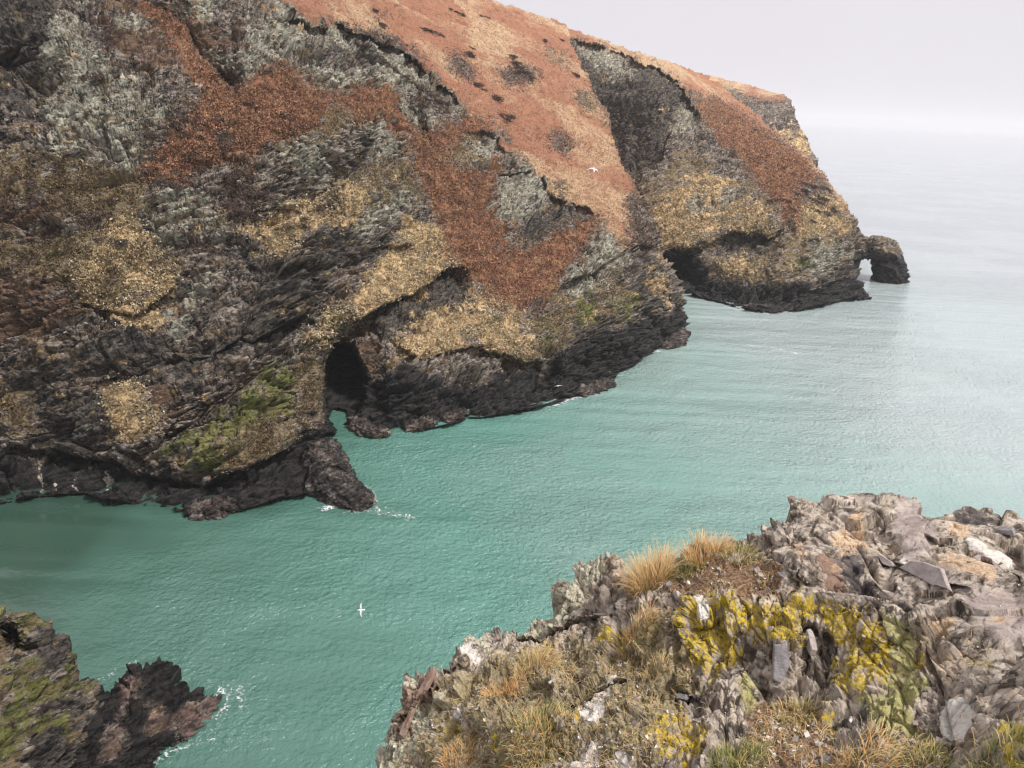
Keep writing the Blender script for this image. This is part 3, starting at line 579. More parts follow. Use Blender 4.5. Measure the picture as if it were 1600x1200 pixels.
# ---- rocks under our own cliff, bottom left
botF = [(-260, 1420), (0, 1420), (150, 1420), (200, 1330)]
topF = [(-260, 948), (0, 953), (52, 956), (100, 1000), (115, 1022), (130, 1050), (150, 1066), (172, 1078), (185, 1055), (205, 1042), (228, 1040), (245, 1036), (262, 1042), (280, 1058), (300, 1070), (325, 1080), (340, 1083), (350, 1100)]
rightF = [(200, 1330), (215, 1240), (245, 1200), (262, 1180), (300, 1155), (330, 1128), (350, 1100)]
gF = coons(botF, topF, [(-260, 1420), (-260, 948)], rightF, 640, 470)
cF = [(200, 1330, float(water_r(200, 1330)))] + [(p[0], p[1], float(water_r(*p))) for p in rightF[1:]] + [(0, 953, 57), (-260, 948, 56), (52, 956, 57.5), (100, 1000, 56), (130, 1050, 56), (172, 1078, 57), (205, 1042, 56.5), (245, 1036, 57), (280, 1058, 55.5), (325, 1080, 54), (0, 1100, 49), (0, 1200, 44), (0, 1420, 36), (150, 1420, 38.5), (120, 1200, 46), (150, 1120, 50.5), (220, 1100, 52.5), (280, 1110, 52), (180, 1200, 47), (-250, 1200, 42), (-250, 1420, 34), (90, 1080, 50)]
polyF = [('olive', [(-300, 900), (110, 940), (140, 1060), (150, 1090), (120, 1140), (100, 1200), (80, 1500), (-300, 1500)]),
         ('rock', [(40, 960), (110, 980), (120, 1060), (100, 1100), (40, 1160), (0, 1160), (0, 1120), (60, 1060), (50, 1000)]),
         ('slate', [(60, 960), (110, 985), (125, 1060), (60, 1060), (45, 1010)]), ('green', [(-50, 950), (52, 960), (60, 985), (-50, 975)]), ('green', [(60, 1060), (140, 1060), (130, 1110), (90, 1150), (30, 1160), (0, 1200), (-100, 1200), (0, 1100)]), ('slate', [(70, 1090), (140, 1080), (110, 1200), (40, 1200), (50, 1130)]),
         ('green', [(0, 1035), (50, 1040), (60, 1065), (30, 1070), (0, 1075)]), ('green', [(38, 985), (55, 1000), (50, 1020), (38, 1010)]), ('green', [(110, 1020), (135, 1030), (130, 1045), (110, 1040)]), ('green', [(0, 1130), (25, 1150), (15, 1170), (0, 1170)]), ('green', [(60, 1120), (110, 1120), (100, 1140), (60, 1140)]),
         ('slate', [(0, 980), (30, 985), (50, 1010), (40, 1030), (0, 1020)]),  # dark of the hollow, painted over its recess
         ('wet', [(128, 1040), (180, 1030), (400, 1030), (400, 1500), (90, 1500), (110, 1190), (150, 1110), (150, 1070)]),
         ('pink', [(280, 1105), (310, 1090), (345, 1085), (355, 1110), (320, 1150), (270, 1165)]),
         ('brown', [(292, 1108), (322, 1096), (320, 1106), (300, 1116)]), ('pink', [(180, 1060), (215, 1050), (225, 1090), (190, 1100)]), ('pink', [(225, 1110), (260, 1100), (268, 1140), (230, 1150)]), ('pink', [(160, 1130), (195, 1125), (190, 1180), (160, 1190)])]
shore, PF, _, _ = land('shore_rock', gF, cF, polyF, CLIFF, [], [([(0, 980), (30, 985), (50, 1010), (40, 1025), (0, 1020)], 3.5, 2)], warp=9.0, S=0.42, rock_amp=1.0, wet_h=0, strata=(0.9, 0.5, 0.8), asp=(1.3, 1.1, 0.6),
    ext=[('right', [(0.3, -0.6, 1, 0.2), (1.5, -4, 1, 0.2)]), ('top', [(0.6, -1.0), (2.5, -6), (5, -16)])], waterline=False)

# ------------------------------------------------------------------ the sea
def flat_sheet(name, xs, ys, z, mat):
    X, Y = np.meshgrid(xs, ys); P = np.stack([X, Y, np.full(X.shape, z)], -1)
    return sheet(name, P, mat, {}, True)
xs = np.r_[-9000, -3000, np.linspace(-600, 1200, 10), 4000, 12000]; ys = np.r_[-400, np.linspace(0, 1000, 8), 3000, 9000, 16000]
sea = flat_sheet('sea_water', xs, ys, 0.0, water_material()); tag(sea, kind='structure')

# ------------------------------------------------------------------ the outcrop we stand on
def outcrop_material():
    t = NT('outcrop_rock'); v = t.obj(); vs = t.obj((1, 1, 0.33), (0.25, 0.1, 0))
    nB = t.noise(vs, 7, 8, 0.75); nC = t.noise(v, 45, 6, 0.75); nD = t.noise(v, 6, 9, 0.76, 0.3); nE = t.noise(vs, 14, 8, 0.8); nG = t.noise(t.obj((1, 1, 1), (1, 2, 3)), 3.0, 9, 0.7)
    tone, tone2 = t.attr('tone'), t.attr('tone2')
    rock = t.mix(t.rng(nB, 0.40, 0.60), (0.13, 0.110, 0.092), (0.60, 0.53, 0.46))
    rock = t.mix(t.rng(tone, 0.5, 1.0, 0, 0.6), rock, (0.55, 0.50, 0.46))
    rock = t.mix(t.rng(tone2, 0.6, 0.95, 0, 0.7), rock, (0.12, 0.092, 0.080))
    rock = t.mix(t.rng(nG, 0.50, 0.62, 0, 0.55), rock, (0.30, 0.22, 0.13))
    rock = t.mix(t.rng(nE, 0.58, 0.66, 0, 0.6), rock, (0.74, 0.70, 0.62))
    rock = t.mix(t.rng(nC, 0.60, 0.70, 0, 0.7), rock, (0.05, 0.045, 0.04))
    chv = t.obj((1, 1, 0.45), (0.25, 0.1, 0)); c1 = t.vor(chv, 16, 'F1', 1); c2 = t.vor(chv, 42, 'F1', 1); chip = t.math('ADD', t.math('MULTIPLY', c1, 0.5), t.math('MULTIPLY', c2, 0.5))
    rock = t.mix(t.rng(chip, 0.60, 0.80, 0, 0.7), rock, (0.66, 0.60, 0.53)); rock = t.mix(t.rng(chip, 0.40, 0.24, 0, 0.8), rock, (0.055, 0.045, 0.038))
    c = rock
    def cover(c, key, ca, cb, nz, k=0.9, soft=0.12, amt=1.0, base=nD, bias=0.0):
        col = t.mix(t.rng(nz, 0.38, 0.62), ca, cb)
        w = t.math('ADD', t.attr(key), bias) if bias else t.attr(key)
        f = t.thr(w, base, k, soft)
        if key == 'yellow': f = t.math('MULTIPLY', f, t.rng(t.noise(t.obj((1, 1, 0.5)), 55, 5, 0.8), 0.38, 0.47))
        if key in ('yellow', 'lime', 'crust', 'moss'): f = t.math('MULTIPLY', f, t.rng(t.attr(key), 0.01, 0.25))
        return t.mix(t.math('MULTIPLY', f, amt), c, col), f
    c, _ = cover(c, 'purple', (0.32, 0.27, 0.255), (0.56, 0.50, 0.47), nB, 1.0)
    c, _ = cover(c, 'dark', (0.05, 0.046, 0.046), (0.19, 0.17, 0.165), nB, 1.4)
    c, _ = cover(c, 'bark', (0.12, 0.075, 0.055), (0.33, 0.23, 0.18), nB, 1.0)
    c, _ = cover(c, 'peach', (0.46, 0.32, 0.20), (0.74, 0.58, 0.42), nC, 1.8, 0.2, 0.85)
    c, _ = cover(c, 'moss', (0.13, 0.105, 0.05), (0.44, 0.37, 0.20), nC, 1.6, 0.25, 0.75)
    c, fs = cover(c, 'soil', (0.10, 0.06, 0.035), (0.36, 0.24, 0.15), nC, 0.9, 0.2)
    c, _ = cover(c, 'crust', (0.36, 0.36, 0.26), (0.68, 0.67, 0.53), nC, 2.4, 0.2, 0.9, nE)
    yn = t.noise(t.obj((1, 1, 0.45), (0.25, 0.1, 0)), 20, 9, 0.82, 0.2)
    c, fy = cover(c, 'yellow', (0.36, 0.28, 0.03), (0.78, 0.58, 0.05), nC, 2.8, 0.15, 0.95, yn, -0.25)
    c, _ = cover(c, 'lime', (0.36, 0.36, 0.12), (0.60, 0.58, 0.26), nC, 1.8, 0.25, 0.8, nE)
    c, _ = cover(c, 'white', (0.62, 0.58, 0.54), (0.88, 0.84, 0.80), nC, 0.7, 0.12)
    gm = t.n('ShaderNodeMix'); gm.data_type = 'RGBA'; gm.blend_type = 'MULTIPLY'; gm.clamp_result = True; gm.inputs[0].default_value = 1; t.l(c, gm.inputs[6]); gm.inputs[7].default_value = (1.30, 1.24, 1.17, 1); c = gm.outputs[2]
    t.l(c, t.b.inputs['Base Color']); t.b.inputs['Roughness'].default_value = 0.8
    h = t.math('ADD', t.math('ADD', t.math('MULTIPLY', t.noise(vs, 16, 9, 0.78), 0.7), t.math('MULTIPLY', nC, 0.3)), t.math('MULTIPLY', chip, 0.5))
    t.l(t.bump(h, 1.0, 0.045), t.b.inputs['Normal'])
    return t.m
NE = ['purple', 'dark', 'bark', 'peach', 'moss', 'soil', 'crust', 'yellow', 'lime', 'white']
topE = [(588, 1208), (600, 1175), (612, 1150), (618, 1120), (628, 1095), (640, 1068), (652, 1050), (668, 1042), (690, 1044), (702, 1046), (716, 1020), (728, 1006), (752, 1000), (768, 990), (790, 978), (800, 980), (812, 994), (822, 980), (848, 962), (870, 950), (878, 915), (900, 890), (932, 873), (955, 872), (972, 884), (985, 892), (1030, 878), (1070, 868), (1110, 852), (1150, 850), (1190, 838), (1205, 812), (1222, 812), (1232, 806), (1230, 774), (1252, 769), (1290, 780), (1318, 779), (1345, 774), (1362, 773), (1395, 780), (1430, 782), (1448, 800), (1462, 803), (1490, 787), (1516, 783), (1545, 790), (1572, 800), (1600, 816), (1680, 830), (1900, 900)]
gE = coons([(545, 1440), (1950, 1440)], topE, [(545, 1440), (588, 1208)], [(1950, 1440), (1900, 900)], 1300, 800)
cE = [(588, 1208, 4.35), (620, 1120, 4.75), (652, 1052, 5.0), (716, 1022, 5.0), (790, 980, 5.15), (850, 962, 5.1), (880, 915, 5.25), (932, 875, 5.3), (985, 892, 5.0), (1070, 870, 4.95), (1150, 850, 4.95), (1205, 815, 5.15), (1232, 774, 5.2), (1300, 780, 5.15), (1362, 774, 5.2), (1430, 784, 5.15), (1460, 803, 5.0), (1516, 784, 5.3), (1600, 816, 5.2), (1900, 900, 4.6),
      (1232, 830, 4.75), (1300, 870, 4.45), (1400, 870, 4.50), (1340, 925, 4.12), (1120, 910, 4.30), (1200, 920, 4.2), (1060, 940, 4.25), (1250, 940, 4.05), (1380, 950, 3.98), (1060, 1050, 3.85), (1250, 1070, 3.72), (1400, 1070, 3.62), (1200, 1130, 3.35), (1300, 1190, 3.0), (1100, 1200, 3.0), (1150, 1440, 2.1), (1500, 1440, 2.0), (1900, 1440, 1.95), (1500, 1130, 3.2), (1500, 1000, 3.75), (1600, 1000, 3.7), (1600, 1150, 3.0), (1550, 880, 4.5), (1450, 1200, 2.95),
      (1000, 960, 4.35), (900, 1000, 4.5), (950, 1060, 3.9), (830, 1060, 4.2), (760, 1050, 4.5), (800, 1130, 3.75), (700, 1100, 4.35), (660, 1160, 4.2), (720, 1200, 3.8), (930, 1150, 3.35), (900, 1200, 3.2), (1000, 1120, 3.45), (545, 1440, 3.3), (700, 1440, 2.9), (900, 1440, 2.45)]
ledE = [([(1040, 925), (1100, 928), (1200, 930), (1260, 932), (1340, 940), (1400, 950), (1440, 980)], 0.16, 40, 1, 6, 20),
        ([(1230, 860), (1300, 862), (1340, 862), (1372, 915), (1400, 925)], 0.12, 25, 1, 4, 10),
        ([(1370, 870), (1400, 878), (1440, 892), (1480, 915), (1525, 928)], 0.10, 22, -1, 3, 15),
        ([(620, 1130), (652, 1110), (690, 1050), (720, 1030)], 0.12, 30, -1, 3, 8),
        ([(880, 1100), (920, 1080), (962, 1062), (990, 1062)], 0.10, 40, -1, 4, 15),
        ([(1440, 1000), (1470, 1060), (1490, 1150), (1500, 1180)], 0.12, 40, -1, 6, 15),
        ([(1440, 830), (1480, 850), (1530, 870), (1600, 900)], 0.10, 30, -1, 4, 15),
        ([(800, 1000), (850, 985), (900, 965), (960, 950)], 0.12, 30, -1, 4, 15)]
pushE = [([(1055, 1088), (1085, 1088), (1090, 1108), (1060, 1112)], 0.16, 1), ([(1205, 990), (1225, 990), (1222, 1040), (1208, 1050)], -0.06, 1), ([(1258, 985), (1270, 975), (1275, 1040), (1262, 1045)], 0.09, 1),
         ([(1285, 990), (1300, 990), (1303, 1040), (1290, 1040)], 0.09, 1), ([(1190, 990), (1250, 985), (1245, 1085), (1195, 1075)], -0.07, 1), ([(1065, 940), (1100, 935), (1110, 980), (1075, 990)], -0.06, 2),
         ([(1345, 1060), (1385, 1050), (1390, 1120), (1350, 1130)], -0.05, 2)]
polyE = [
 ('moss', [(640, 1100), (760, 1040), (870, 1000), (1000, 1000), (1060, 940), (1100, 1080), (1020, 1200), (600, 1300)]),
 ('crust', [(588, 1210), (600, 1160), (640, 1060), (668, 1040), (700, 1060), (690, 1100), (660, 1160), (640, 1220)]),
 ('crust', [(874, 950), (876, 912), (900, 885), (935, 868), (945, 885), (910, 910), (890, 960)]), ('crust', [(815, 990), (850, 960), (885, 945), (880, 965), (840, 985), (822, 1000)]), ('crust', [(785, 980), (800, 976), (812, 992), (795, 1000)]), ('crust', [(735, 1004), (760, 998), (768, 1010), (745, 1018)]),
 ('bark', [(624, 1100), (668, 1045), (690, 1052), (680, 1090), (655, 1110), (640, 1160), (614, 1160), (622, 1125)]),
 ('white', [(722, 1018), (745, 1012), (750, 1030), (735, 1040)]),
 ('white', [(904, 1118), (925, 1095), (950, 1068), (962, 1062), (964, 1080), (948, 1110), (932, 1134), (915, 1138)]), ('white', [(902, 1180), (925, 1162), (938, 1158), (932, 1185), (920, 1210), (900, 1210)]), ('white', [(955, 1182), (975, 1172), (985, 1200), (960, 1210)]),
 ('white', [(708, 1110), (730, 1085), (735, 1090), (715, 1130)]),
 ('yellow', [(880, 1120), (905, 1115), (910, 1140), (885, 1145)]), ('yellow', [(1005, 1150), (1030, 1130), (1070, 1120), (1110, 1140), (1100, 1180), (1040, 1190)]), ('yellow', [(690, 1130), (720, 1120), (715, 1150), (695, 1160)]), ('yellow', [(765, 1150), (790, 1140), (785, 1180), (765, 1190)]), ('yellow', [(930, 990), (980, 975), (985, 1000), (940, 1010)]),
 ('soil', [(1000, 880), (1082, 885), (1172, 870), (1229, 890), (1217, 930), (1135, 945), (1060, 925), (1000, 910)]),
 ('soil', [(1172, 1095), (1202, 1087), (1270, 1110), (1300, 1147), (1345, 1181), (1340, 1440), (1100, 1440), (1130, 1200), (1160, 1150)]),
 ('peach', [(1300, 840), (1345, 800), (1350, 855), (1320, 870)]), ('peach', [(1240, 850), (1262, 850), (1262, 870), (1240, 868)]),
 ('purple', [(1386, 806), (1420, 780), (1446, 802), (1465, 847), (1450, 870), (1420, 874), (1394, 840)]),
 ('purple', [(1370, 870), (1420, 874), (1525, 922), (1500, 930), (1440, 905)]), ('purple', [(1500, 940), (1600, 930), (1640, 1000), (1560, 1000)]), ('purple', [(1510, 860), (1560, 855), (1560, 910), (1530, 915)]),
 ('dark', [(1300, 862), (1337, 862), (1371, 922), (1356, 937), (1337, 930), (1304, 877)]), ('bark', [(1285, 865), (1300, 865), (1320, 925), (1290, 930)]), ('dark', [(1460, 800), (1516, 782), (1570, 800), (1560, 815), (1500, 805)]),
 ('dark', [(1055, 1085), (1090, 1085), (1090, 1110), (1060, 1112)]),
 ('peach', [(1455, 855), (1480, 850), (1520, 880), (1562, 905), (1555, 925), (1500, 900), (1470, 880)]), ('peach', [(1450, 970), (1480, 965), (1490, 985), (1465, 990)]), ('peach', [(1480, 820), (1500, 810), (1530, 830), (1500, 835)]),
 ('white', [(1505, 832), (1530, 835), (1560, 848), (1582, 862), (1580, 880), (1555, 870), (1520, 848)]), ('white', [(1472, 1085), (1495, 1078), (1512, 1100), (1530, 1120), (1515, 1150), (1508, 1165), (1485, 1155), (1470, 1145)]),
 ('yellow', [(1055, 940), (1100, 928), (1150, 930), (1155, 1030), (1120, 1060), (1070, 1020)]), ('yellow', [(1146, 945), (1250, 945), (1255, 1010), (1175, 1000), (1150, 985)]), ('yellow', [(1140, 975), (1152, 975), (1150, 1040), (1140, 1040)]),
 ('yellow', [(1292, 950), (1345, 955), (1382, 980), (1400, 1000), (1395, 1040), (1380, 1075), (1345, 1085), (1325, 1030), (1300, 1000)]), ('lime', [(1380, 960), (1430, 990), (1445, 1070), (1420, 1110), (1380, 1080), (1395, 1030)]), ('yellow', [(1420, 1010), (1440, 1010), (1440, 1065), (1425, 1060)]),
 ('lime', [(1340, 1080), (1420, 1100), (1440, 1160), (1380, 1140)]), ('yellow', [(1285, 1120), (1305, 1110), (1305, 1150), (1288, 1150)]), ('yellow', [(1060, 1110), (1085, 1130), (1080, 1200), (1055, 1200)]),
 ('moss', [(1495, 1005), (1545, 1010), (1540, 1045), (1510, 1035)]), ('moss', [(1430, 1130), (1480, 1180), (1470, 1200), (1400, 1200)]), ('yellow', [(1570, 1140), (1640, 1130), (1640, 1240), (1575, 1200)]),
 ('white', [(1405, 868), (1440, 880), (1435, 888), (1400, 876)]), ('white', [(1085, 935), (1100, 930), (1105, 960), (1090, 965)]), ('white', [(868, 1120), (884, 1108), (890, 1135), (872, 1145)]), ('yellow', [(1240, 935), (1300, 940), (1290, 970), (1250, 965)]), ('yellow', [(1300, 1040), (1330, 1035), (1340, 1100), (1310, 1090)]), ('yellow', [(1100, 1000), (1130, 1010), (1120, 1080), (1100, 1060)]), ('lime', [(1155, 1055), (1175, 1055), (1178, 1105), (1165, 1110)]), ('purple', [(1200, 1060), (1230, 1050), (1225, 1088), (1205, 1085)]),
]
OUTM = outcrop_material()
def ground_E():
    px, py = gE[..., 0].copy(), gE[..., 1].copy()
    r = rbf(cE, px, py, 0.002)
    for L in ledE: r = ledge(r, px, py, *L)
    for poly, amount, feather in pushE: r = r + amount * sample(zone_maps(['p'], [('p', poly)], feather)['p'], px, py)
    P = at(px, py, r)
    P, px, py = extend(P, px, py, 'top', [(0.10, -0.10), (0.35, -0.7), (0.9, -2.5), (2.5, -9), (6, -24), (9, -46)])
    P, px, py = extend(P, px, py, 'left', [(0.1, -0.12, -1, .25), (0.4, -0.8, -1, .25), (1.2, -3, -1, .25), (4, -14, -1, .25), (8, -46, -1, .25)])
    N = grid_normals(P, 14); flat = P.reshape(-1, 3).astype(np.float32); a = P.shape[:2]
    wx = (fbm(flat * 3.0, 5, 0.65) * 30).reshape(a); wy = (fbm(flat * 3.0 + 40, 5, 0.65) * 30).reshape(a)
    Z = zone_maps(NE, polyE, 2); at_ = {n: sample(Z[n], px + wx, py + wy) for n in NE}
    # slabs on edge: chips long along the cleavage, which stands steeply and leans right
    R = np.array(Euler((0.30, 0.22, 0.15)).to_matrix(), np.float32); q = flat @ R.T
    wob = np.stack([fbm(flat * 1.2, 3), fbm(flat * 1.2 + 30, 3), fbm(flat * 1.2 + 60, 3)], -1) * 0.22; q = q + wob
    a3 = np.array([.80, -.52, -.30]); a3 /= np.linalg.norm(a3); a1 = np.cross(a3, [0, -.5, .86]); a1 /= np.linalg.norm(a1); R2 = np.array([a1, np.cross(a3, a1), a3], np.float32); q2 = flat @ R2.T + wob      # flatter bedding of the top rock
    kr = sstep(1180, 1260, px + wx) * (1 - sstep(930, 990, py + wy)); kr = np.maximum(kr, sstep(1430, 1500, px + wx)).reshape(-1)
    def rock_at(q, k, asp):
        def stack(q, sc): return facets(q / (sc * k) * np.array(asp, np.float32))
        hA, cA_, eA = stack(q, 0.30); hB, cB_, eB = stack(q, 0.11); hC, cC_, eC = stack(q, 0.040)
        return 0.105 * hA + 0.048 * hB + 0.017 * hC - 0.020 * (1 - sstep(0, .10, eA)) - 0.014 * (1 - sstep(0, .12, eB)) - 0.006 * (1 - sstep(0, .15, eC)), cA_, cB_, cC_
    h1, a1, b1, c1 = rock_at(q, 1.0, [1.5, 1.1, 0.62]); h2, a2, b2, c2 = rock_at(q2, 1.9, [1.1, 1.1, 0.6]); h2 = h2 * 0.9
    hh = h1 * (1 - kr) + h2 * kr; ca = np.where(kr > .5, a2, a1); cb = np.where(kr > .5, b2, b1); cc = np.where(kr > .5, c2, c1)
    soil = blur(np.clip(at_['soil'], 0, 1), 3)
    grit = fbm(flat * 14, 4, 0.7).reshape(a)
    flatp = 1 - 0.65 * np.clip(blur(at_['purple'] + at_['white'], 2), 0, 1)
    d = hh.reshape(a) * (1 - 0.8 * soil) * flatp + 0.010 * fbm(flat * 8, 4, 0.7).reshape(a) + 0.05 * fbm(flat * 1.5, 3).reshape(a) + 0.015 * grit * soil
    d += 0.022 * np.clip(fbm(flat * 38, 3, 0.7).reshape(a) + 0.1, 0, 1) * np.clip(at_['crust'] * 1.2, 0, 1) + 0.008 * at_['yellow'] * np.clip(grit * 2, 0, 1)
    far = np.clip((H + 0 - P[..., 2] - 4.5) / 4, 0, 1)
    d = d * (1 + 6 * far)
    P = P + N * d[..., None]
    at_['tone'] = np.clip(0.45 * cb + 0.55 * cc + 0.3 * fbm(q * 6, 3), 0, 1); at_['tone2'] = np.clip(0.4 * ca + 0.5 * cb + 0.5 * fbm(q * 2.5, 4), 0, 1)
    o = sheet('outcrop_ground', P, OUTM, at_, True); tag(o, kind='structure')
    return o, P, px, py
outcrop, PE, pxE, pyE = ground_E()

# ------------------------------------------------------------------ finding places on the ground
def project(P):
    d = P - np.array([0, 0, H]); cp, sp = math.cos(PITCH), math.sin(PITCH)
    xr = d[..., 0]; yu = d[..., 1] * sp + d[..., 2] * cp; z = d[..., 1] * cp - d[..., 2] * sp
    c, s = math.cos(ROLL), math.sin(ROLL); x = xr * c + yu * s; y = -xr * s + yu * c
    z = np.where(z < .1, .1, z)
    return 800 + F * x / z, 600 - F * y / z, z
class Finder:
    def __init__(s, P):
        s.P = P.reshape(-1, 3); s.N = grid_normals(P, 4).reshape(-1, 3); s.x, s.y, s.z = project(s.P)
    def at(s, px, py):
        d = (s.x - px) ** 2 + (s.y - py) ** 2; m = np.where(d < max(d.min() * 4, 9))[0]
        i = m[np.argmin(s.z[m])]; return s.P[i], s.N[i]
FE, FA, FB = Finder(PE), Finder(PA), Finder(PB)

# ------------------------------------------------------------------ rocks in the tide and the sea arch
def tube(name, path, mat, S=1.0, seg=150, rad=110, attrs=None, strata=(0.5, -0.45, 0.2), amp=1.0, zones=None):
    """path: (x, y, z, horizontal radius, vertical radius); a lump swept along it with crags cut in"""
    p = np.array(path, float); n = len(p); tt = np.linspace(0, n - 1, seg)
    i = np.clip(tt.astype(int), 0, n - 2); f = (tt - i)[:, None]; f = f * f * (3 - 2 * f)
    q = p[i] * (1 - f) + p[i + 1] * f; q[:, :3] = blur(q[:, None, :3], 3)[:, 0]
    T = np.gradient(q[:, :3], axis=0); T /= np.linalg.norm(T, axis=1, keepdims=True) + 1e-9
    view = q[:, :3] * [1, 1, 0]; view /= np.linalg.norm(view, axis=1, keepdims=True)
    A = np.cross(T, view); A /= np.linalg.norm(A, axis=1, keepdims=True) + 1e-9; B = np.cross(A, T)
    th = np.linspace(0, 2 * np.pi, rad, endpoint=False)
    e = np.sqrt(np.clip(1 - (np.abs(np.linspace(-1, 1, seg)) ** 7), 0, 1)); e[0] = e[-1] = 0.02
    P = q[:, None, :3] + (A[:, None] * np.cos(th)[None, :, None] * q[:, 4, None, None] + B[:, None] * np.sin(th)[None, :, None] * q[:, 3, None, None]) * e[:, None, None]
    Nn = P - q[:, None, :3]; Nn /= np.linalg.norm(Nn, axis=-1, keepdims=True) + 1e-9
    flat = P.reshape(-1, 3).astype(np.float32); R = np.array(Euler(strata).to_matrix(), np.float32); qq = flat @ R.T
    qq = qq + np.stack([fbm(flat * 0.2 / S, 2)] * 3, -1) * 1.5 * S
    hA, ca, ea = facets(qq / S * np.array([.25, .3, .55], np.float32)); hB, cb, eb = facets(qq / S * np.array([.8, 1.1, 2.0], np.float32)); hC, cc, ec = facets(qq / S * np.array([2.2, 3, 5.0], np.float32))
    d = (1.5 * hA + 0.7 * hB + 0.28 * hC + 0.8 * fbm(qq * 0.35 / S, 4, 0.6, True)) * S * amp
    P = P + Nn * d.reshape(P.shape[:2])[..., None]
    idx = np.arange(seg * rad).reshape(seg, rad); j = np.roll(idx, -1, 1)
    f4 = np.stack([idx[:-1], j[:-1], j[1:], idx[1:]], -1).reshape(-1, 4)
    o = link_mesh(name, P.reshape(-1, 3), f4, mat)
    bm = bmesh.new(); bm.from_mesh(o.data); bmesh.ops.recalc_face_normals(bm, faces=bm.faces); bm.to_mesh(o.data); bm.free()
    for k in NAMES:
        o_v = np.zeros(len(flat))
        if attrs and k in attrs: o_v = attrs[k](P.reshape(-1, 3)) if callable(attrs[k]) else o_v + attrs[k]
        set_attr(o, k, o_v)
    set_attr(o, 'tone', np.clip(.5 * cb + .5 * cc, 0, 1)); set_attr(o, 'tone2', np.clip(.45 * ca + .5 * cb, 0, 1))
    o.data.polygons.foreach_set('use_smooth', np.ones(len(o.data.polygons), bool))
    return o
def T(px, py, r, rh, rv): return (*at(px, py, r), rh, rv)
dz = lambda z0, z1: (lambda P: 1 - sstep(z0, z1, P[:, 2]))
uz = lambda z0, z1: (lambda P: 0.75 * sstep(z0, z1, P[:, 2]))
arch = tube('sea_arch', [T(1300, 398, 255, 5, 4.5), T(1326, 392, 258, 4.5, 4.2), T(1346, 388, 261, 4, 2.9), T(1364, 384, 262, 4.5, 2.9), T(1383, 394, 262, 5, 3.7), T(1388, 412, 262, 5.0, 4.1), T(1390, 432, 262, 5.5, 5.2), T(1394, 454, 262, 6, 6.0)], FARM, 0.9, 190, 110,
            {'wet': lambda P: 0.25 + 0.75 * (1 - sstep(4, 11, P[:, 2])), 'olive': lambda P: 0.5 * sstep(9, 12, P[:, 2])}, amp=0.8)
tag(arch, 'dark rocky sea arch with a small bright opening at the tip of the headland', 'sea arch')
butt = tube('arch_buttress', [T(1318, 396, 262, 3, 2.6), T(1321, 415, 264, 3, 2.2), T(1322, 440, 265, 3.5, 2.2)], FARM, 0.7, 90, 70, {'wet': 1.0}, amp=0.4)  # inner wall blackened all over, shade under the arch put into its colour
butt.parent = arch; butt['label'] = 'dark landward pillar of the arch'
spur = tube('tidal_rock', [T(494, 696, 94, 2.6, 2.6), T(508, 728, 91, 2.8, 2.7), T(518, 756, 88, 3.2, 2.4), T(536, 776, 85.5, 2.8, 1.8), T(562, 785, 83.5, 2.0, 1.3), T(580, 792, 82.2, 1.0, .7)], CLIFF, 0.42, 150, 100, {'wet': 0.62, 'pink': 0.42}, amp=1.0)
tag(spur, 'pinkish brown wet rock spur running into the water, with surf at its tip', 'rock')
LUMPS = [((545, 660), (575, 676), (608, 682), 1.6, 1.3, 'low reddish wet rock at the mouth of the sea cave'),
         ((630, 672), (655, 668), (678, 660), 1.5, 1.2, 'low pink brown ledge of rock just right of the cave mouth'),
         ((690, 658), (712, 654), (730, 648), 1.3, 1.0, 'small dark rock ledge at the water between cave and point'),
         ((900, 618), (935, 606), (958, 598), 1.8, 1.2, 'long dark rock ledge near the foam below the middle of the cliff'),
         ((1035, 545), (1055, 537), (1070, 520), 2.0, 1.6, 'brown wet rock at the corner of the near cliff'),
         ((290, 800), (335, 800), (380, 790), 1.8, 1.3, 'pinkish flat rock at the foot of the left cliff')]
for a, b, c, rh, rv, lab in LUMPS:
    pts = [(*on_water(*p), rh * k, rv * k) for p, k in ((a, .7), (b, 1.0), (c, .6))]
    o = tube('tidal_rock', pts, CLIFF, 0.40, 90, 70, {'wet': 0.55, 'pink': 0.5}, amp=1.0); tag(o, lab, 'rock', 'wet rocks along the tide line')
for a, b, c, rh, rv, lab in [((1160, 480), (1200, 486), (1250, 482), 2.0, 1.2, 'low brown tidal ledge under the second headland'), ((1310, 462), (1335, 462), (1355, 466), 2.6, 1.6, 'tapering dark rock tongue at the tip of the second headland')]:
    pts = [(*on_water(*p), rh * k, rv * k) for p, k in ((a, .7), (b, 1.0), (c, .6))]
    o = tube('tidal_rock', pts, FARM, 0.6, 90, 60, {'wet': 0.7, 'pink': 0.3}, amp=0.9); tag(o, lab, 'rock', 'wet rocks along the tide line')

# ------------------------------------------------------------------ surf
def foam_material():
    t = NT('foam'); v = t.obj(); w = t.attr('reach')
    t.b.inputs['Base Color'].default_value = (0.80, 0.84, 0.83, 1); t.b.inputs['Roughness'].default_value = 0.7
    n = t.noise(v, 2.6, 7, 0.75, 0.6); e = t.vor(v, 2.2, 'DISTANCE_TO_EDGE'); n = t.math('SUBTRACT', n, t.math('MULTIPLY', t.rng(e, 0.0, 0.25), 0.10))
    a = t.rng(t.math('ADD', n, t.math('MULTIPLY', w, 0.34)), 0.60, 0.82); x = t.n('ShaderNodeBsdfTransparent'); m = t.n('ShaderNodeMixShader')
    t.put(m.inputs[0], t.math('MULTIPLY', a, 0.92)); t.l(x.outputs[0], m.inputs[1]); t.l(t.b.outputs[0], m.inputs[2]); t.l(m.outputs[0], t.out.inputs[0]); return t.m
foam_m = foam_material()
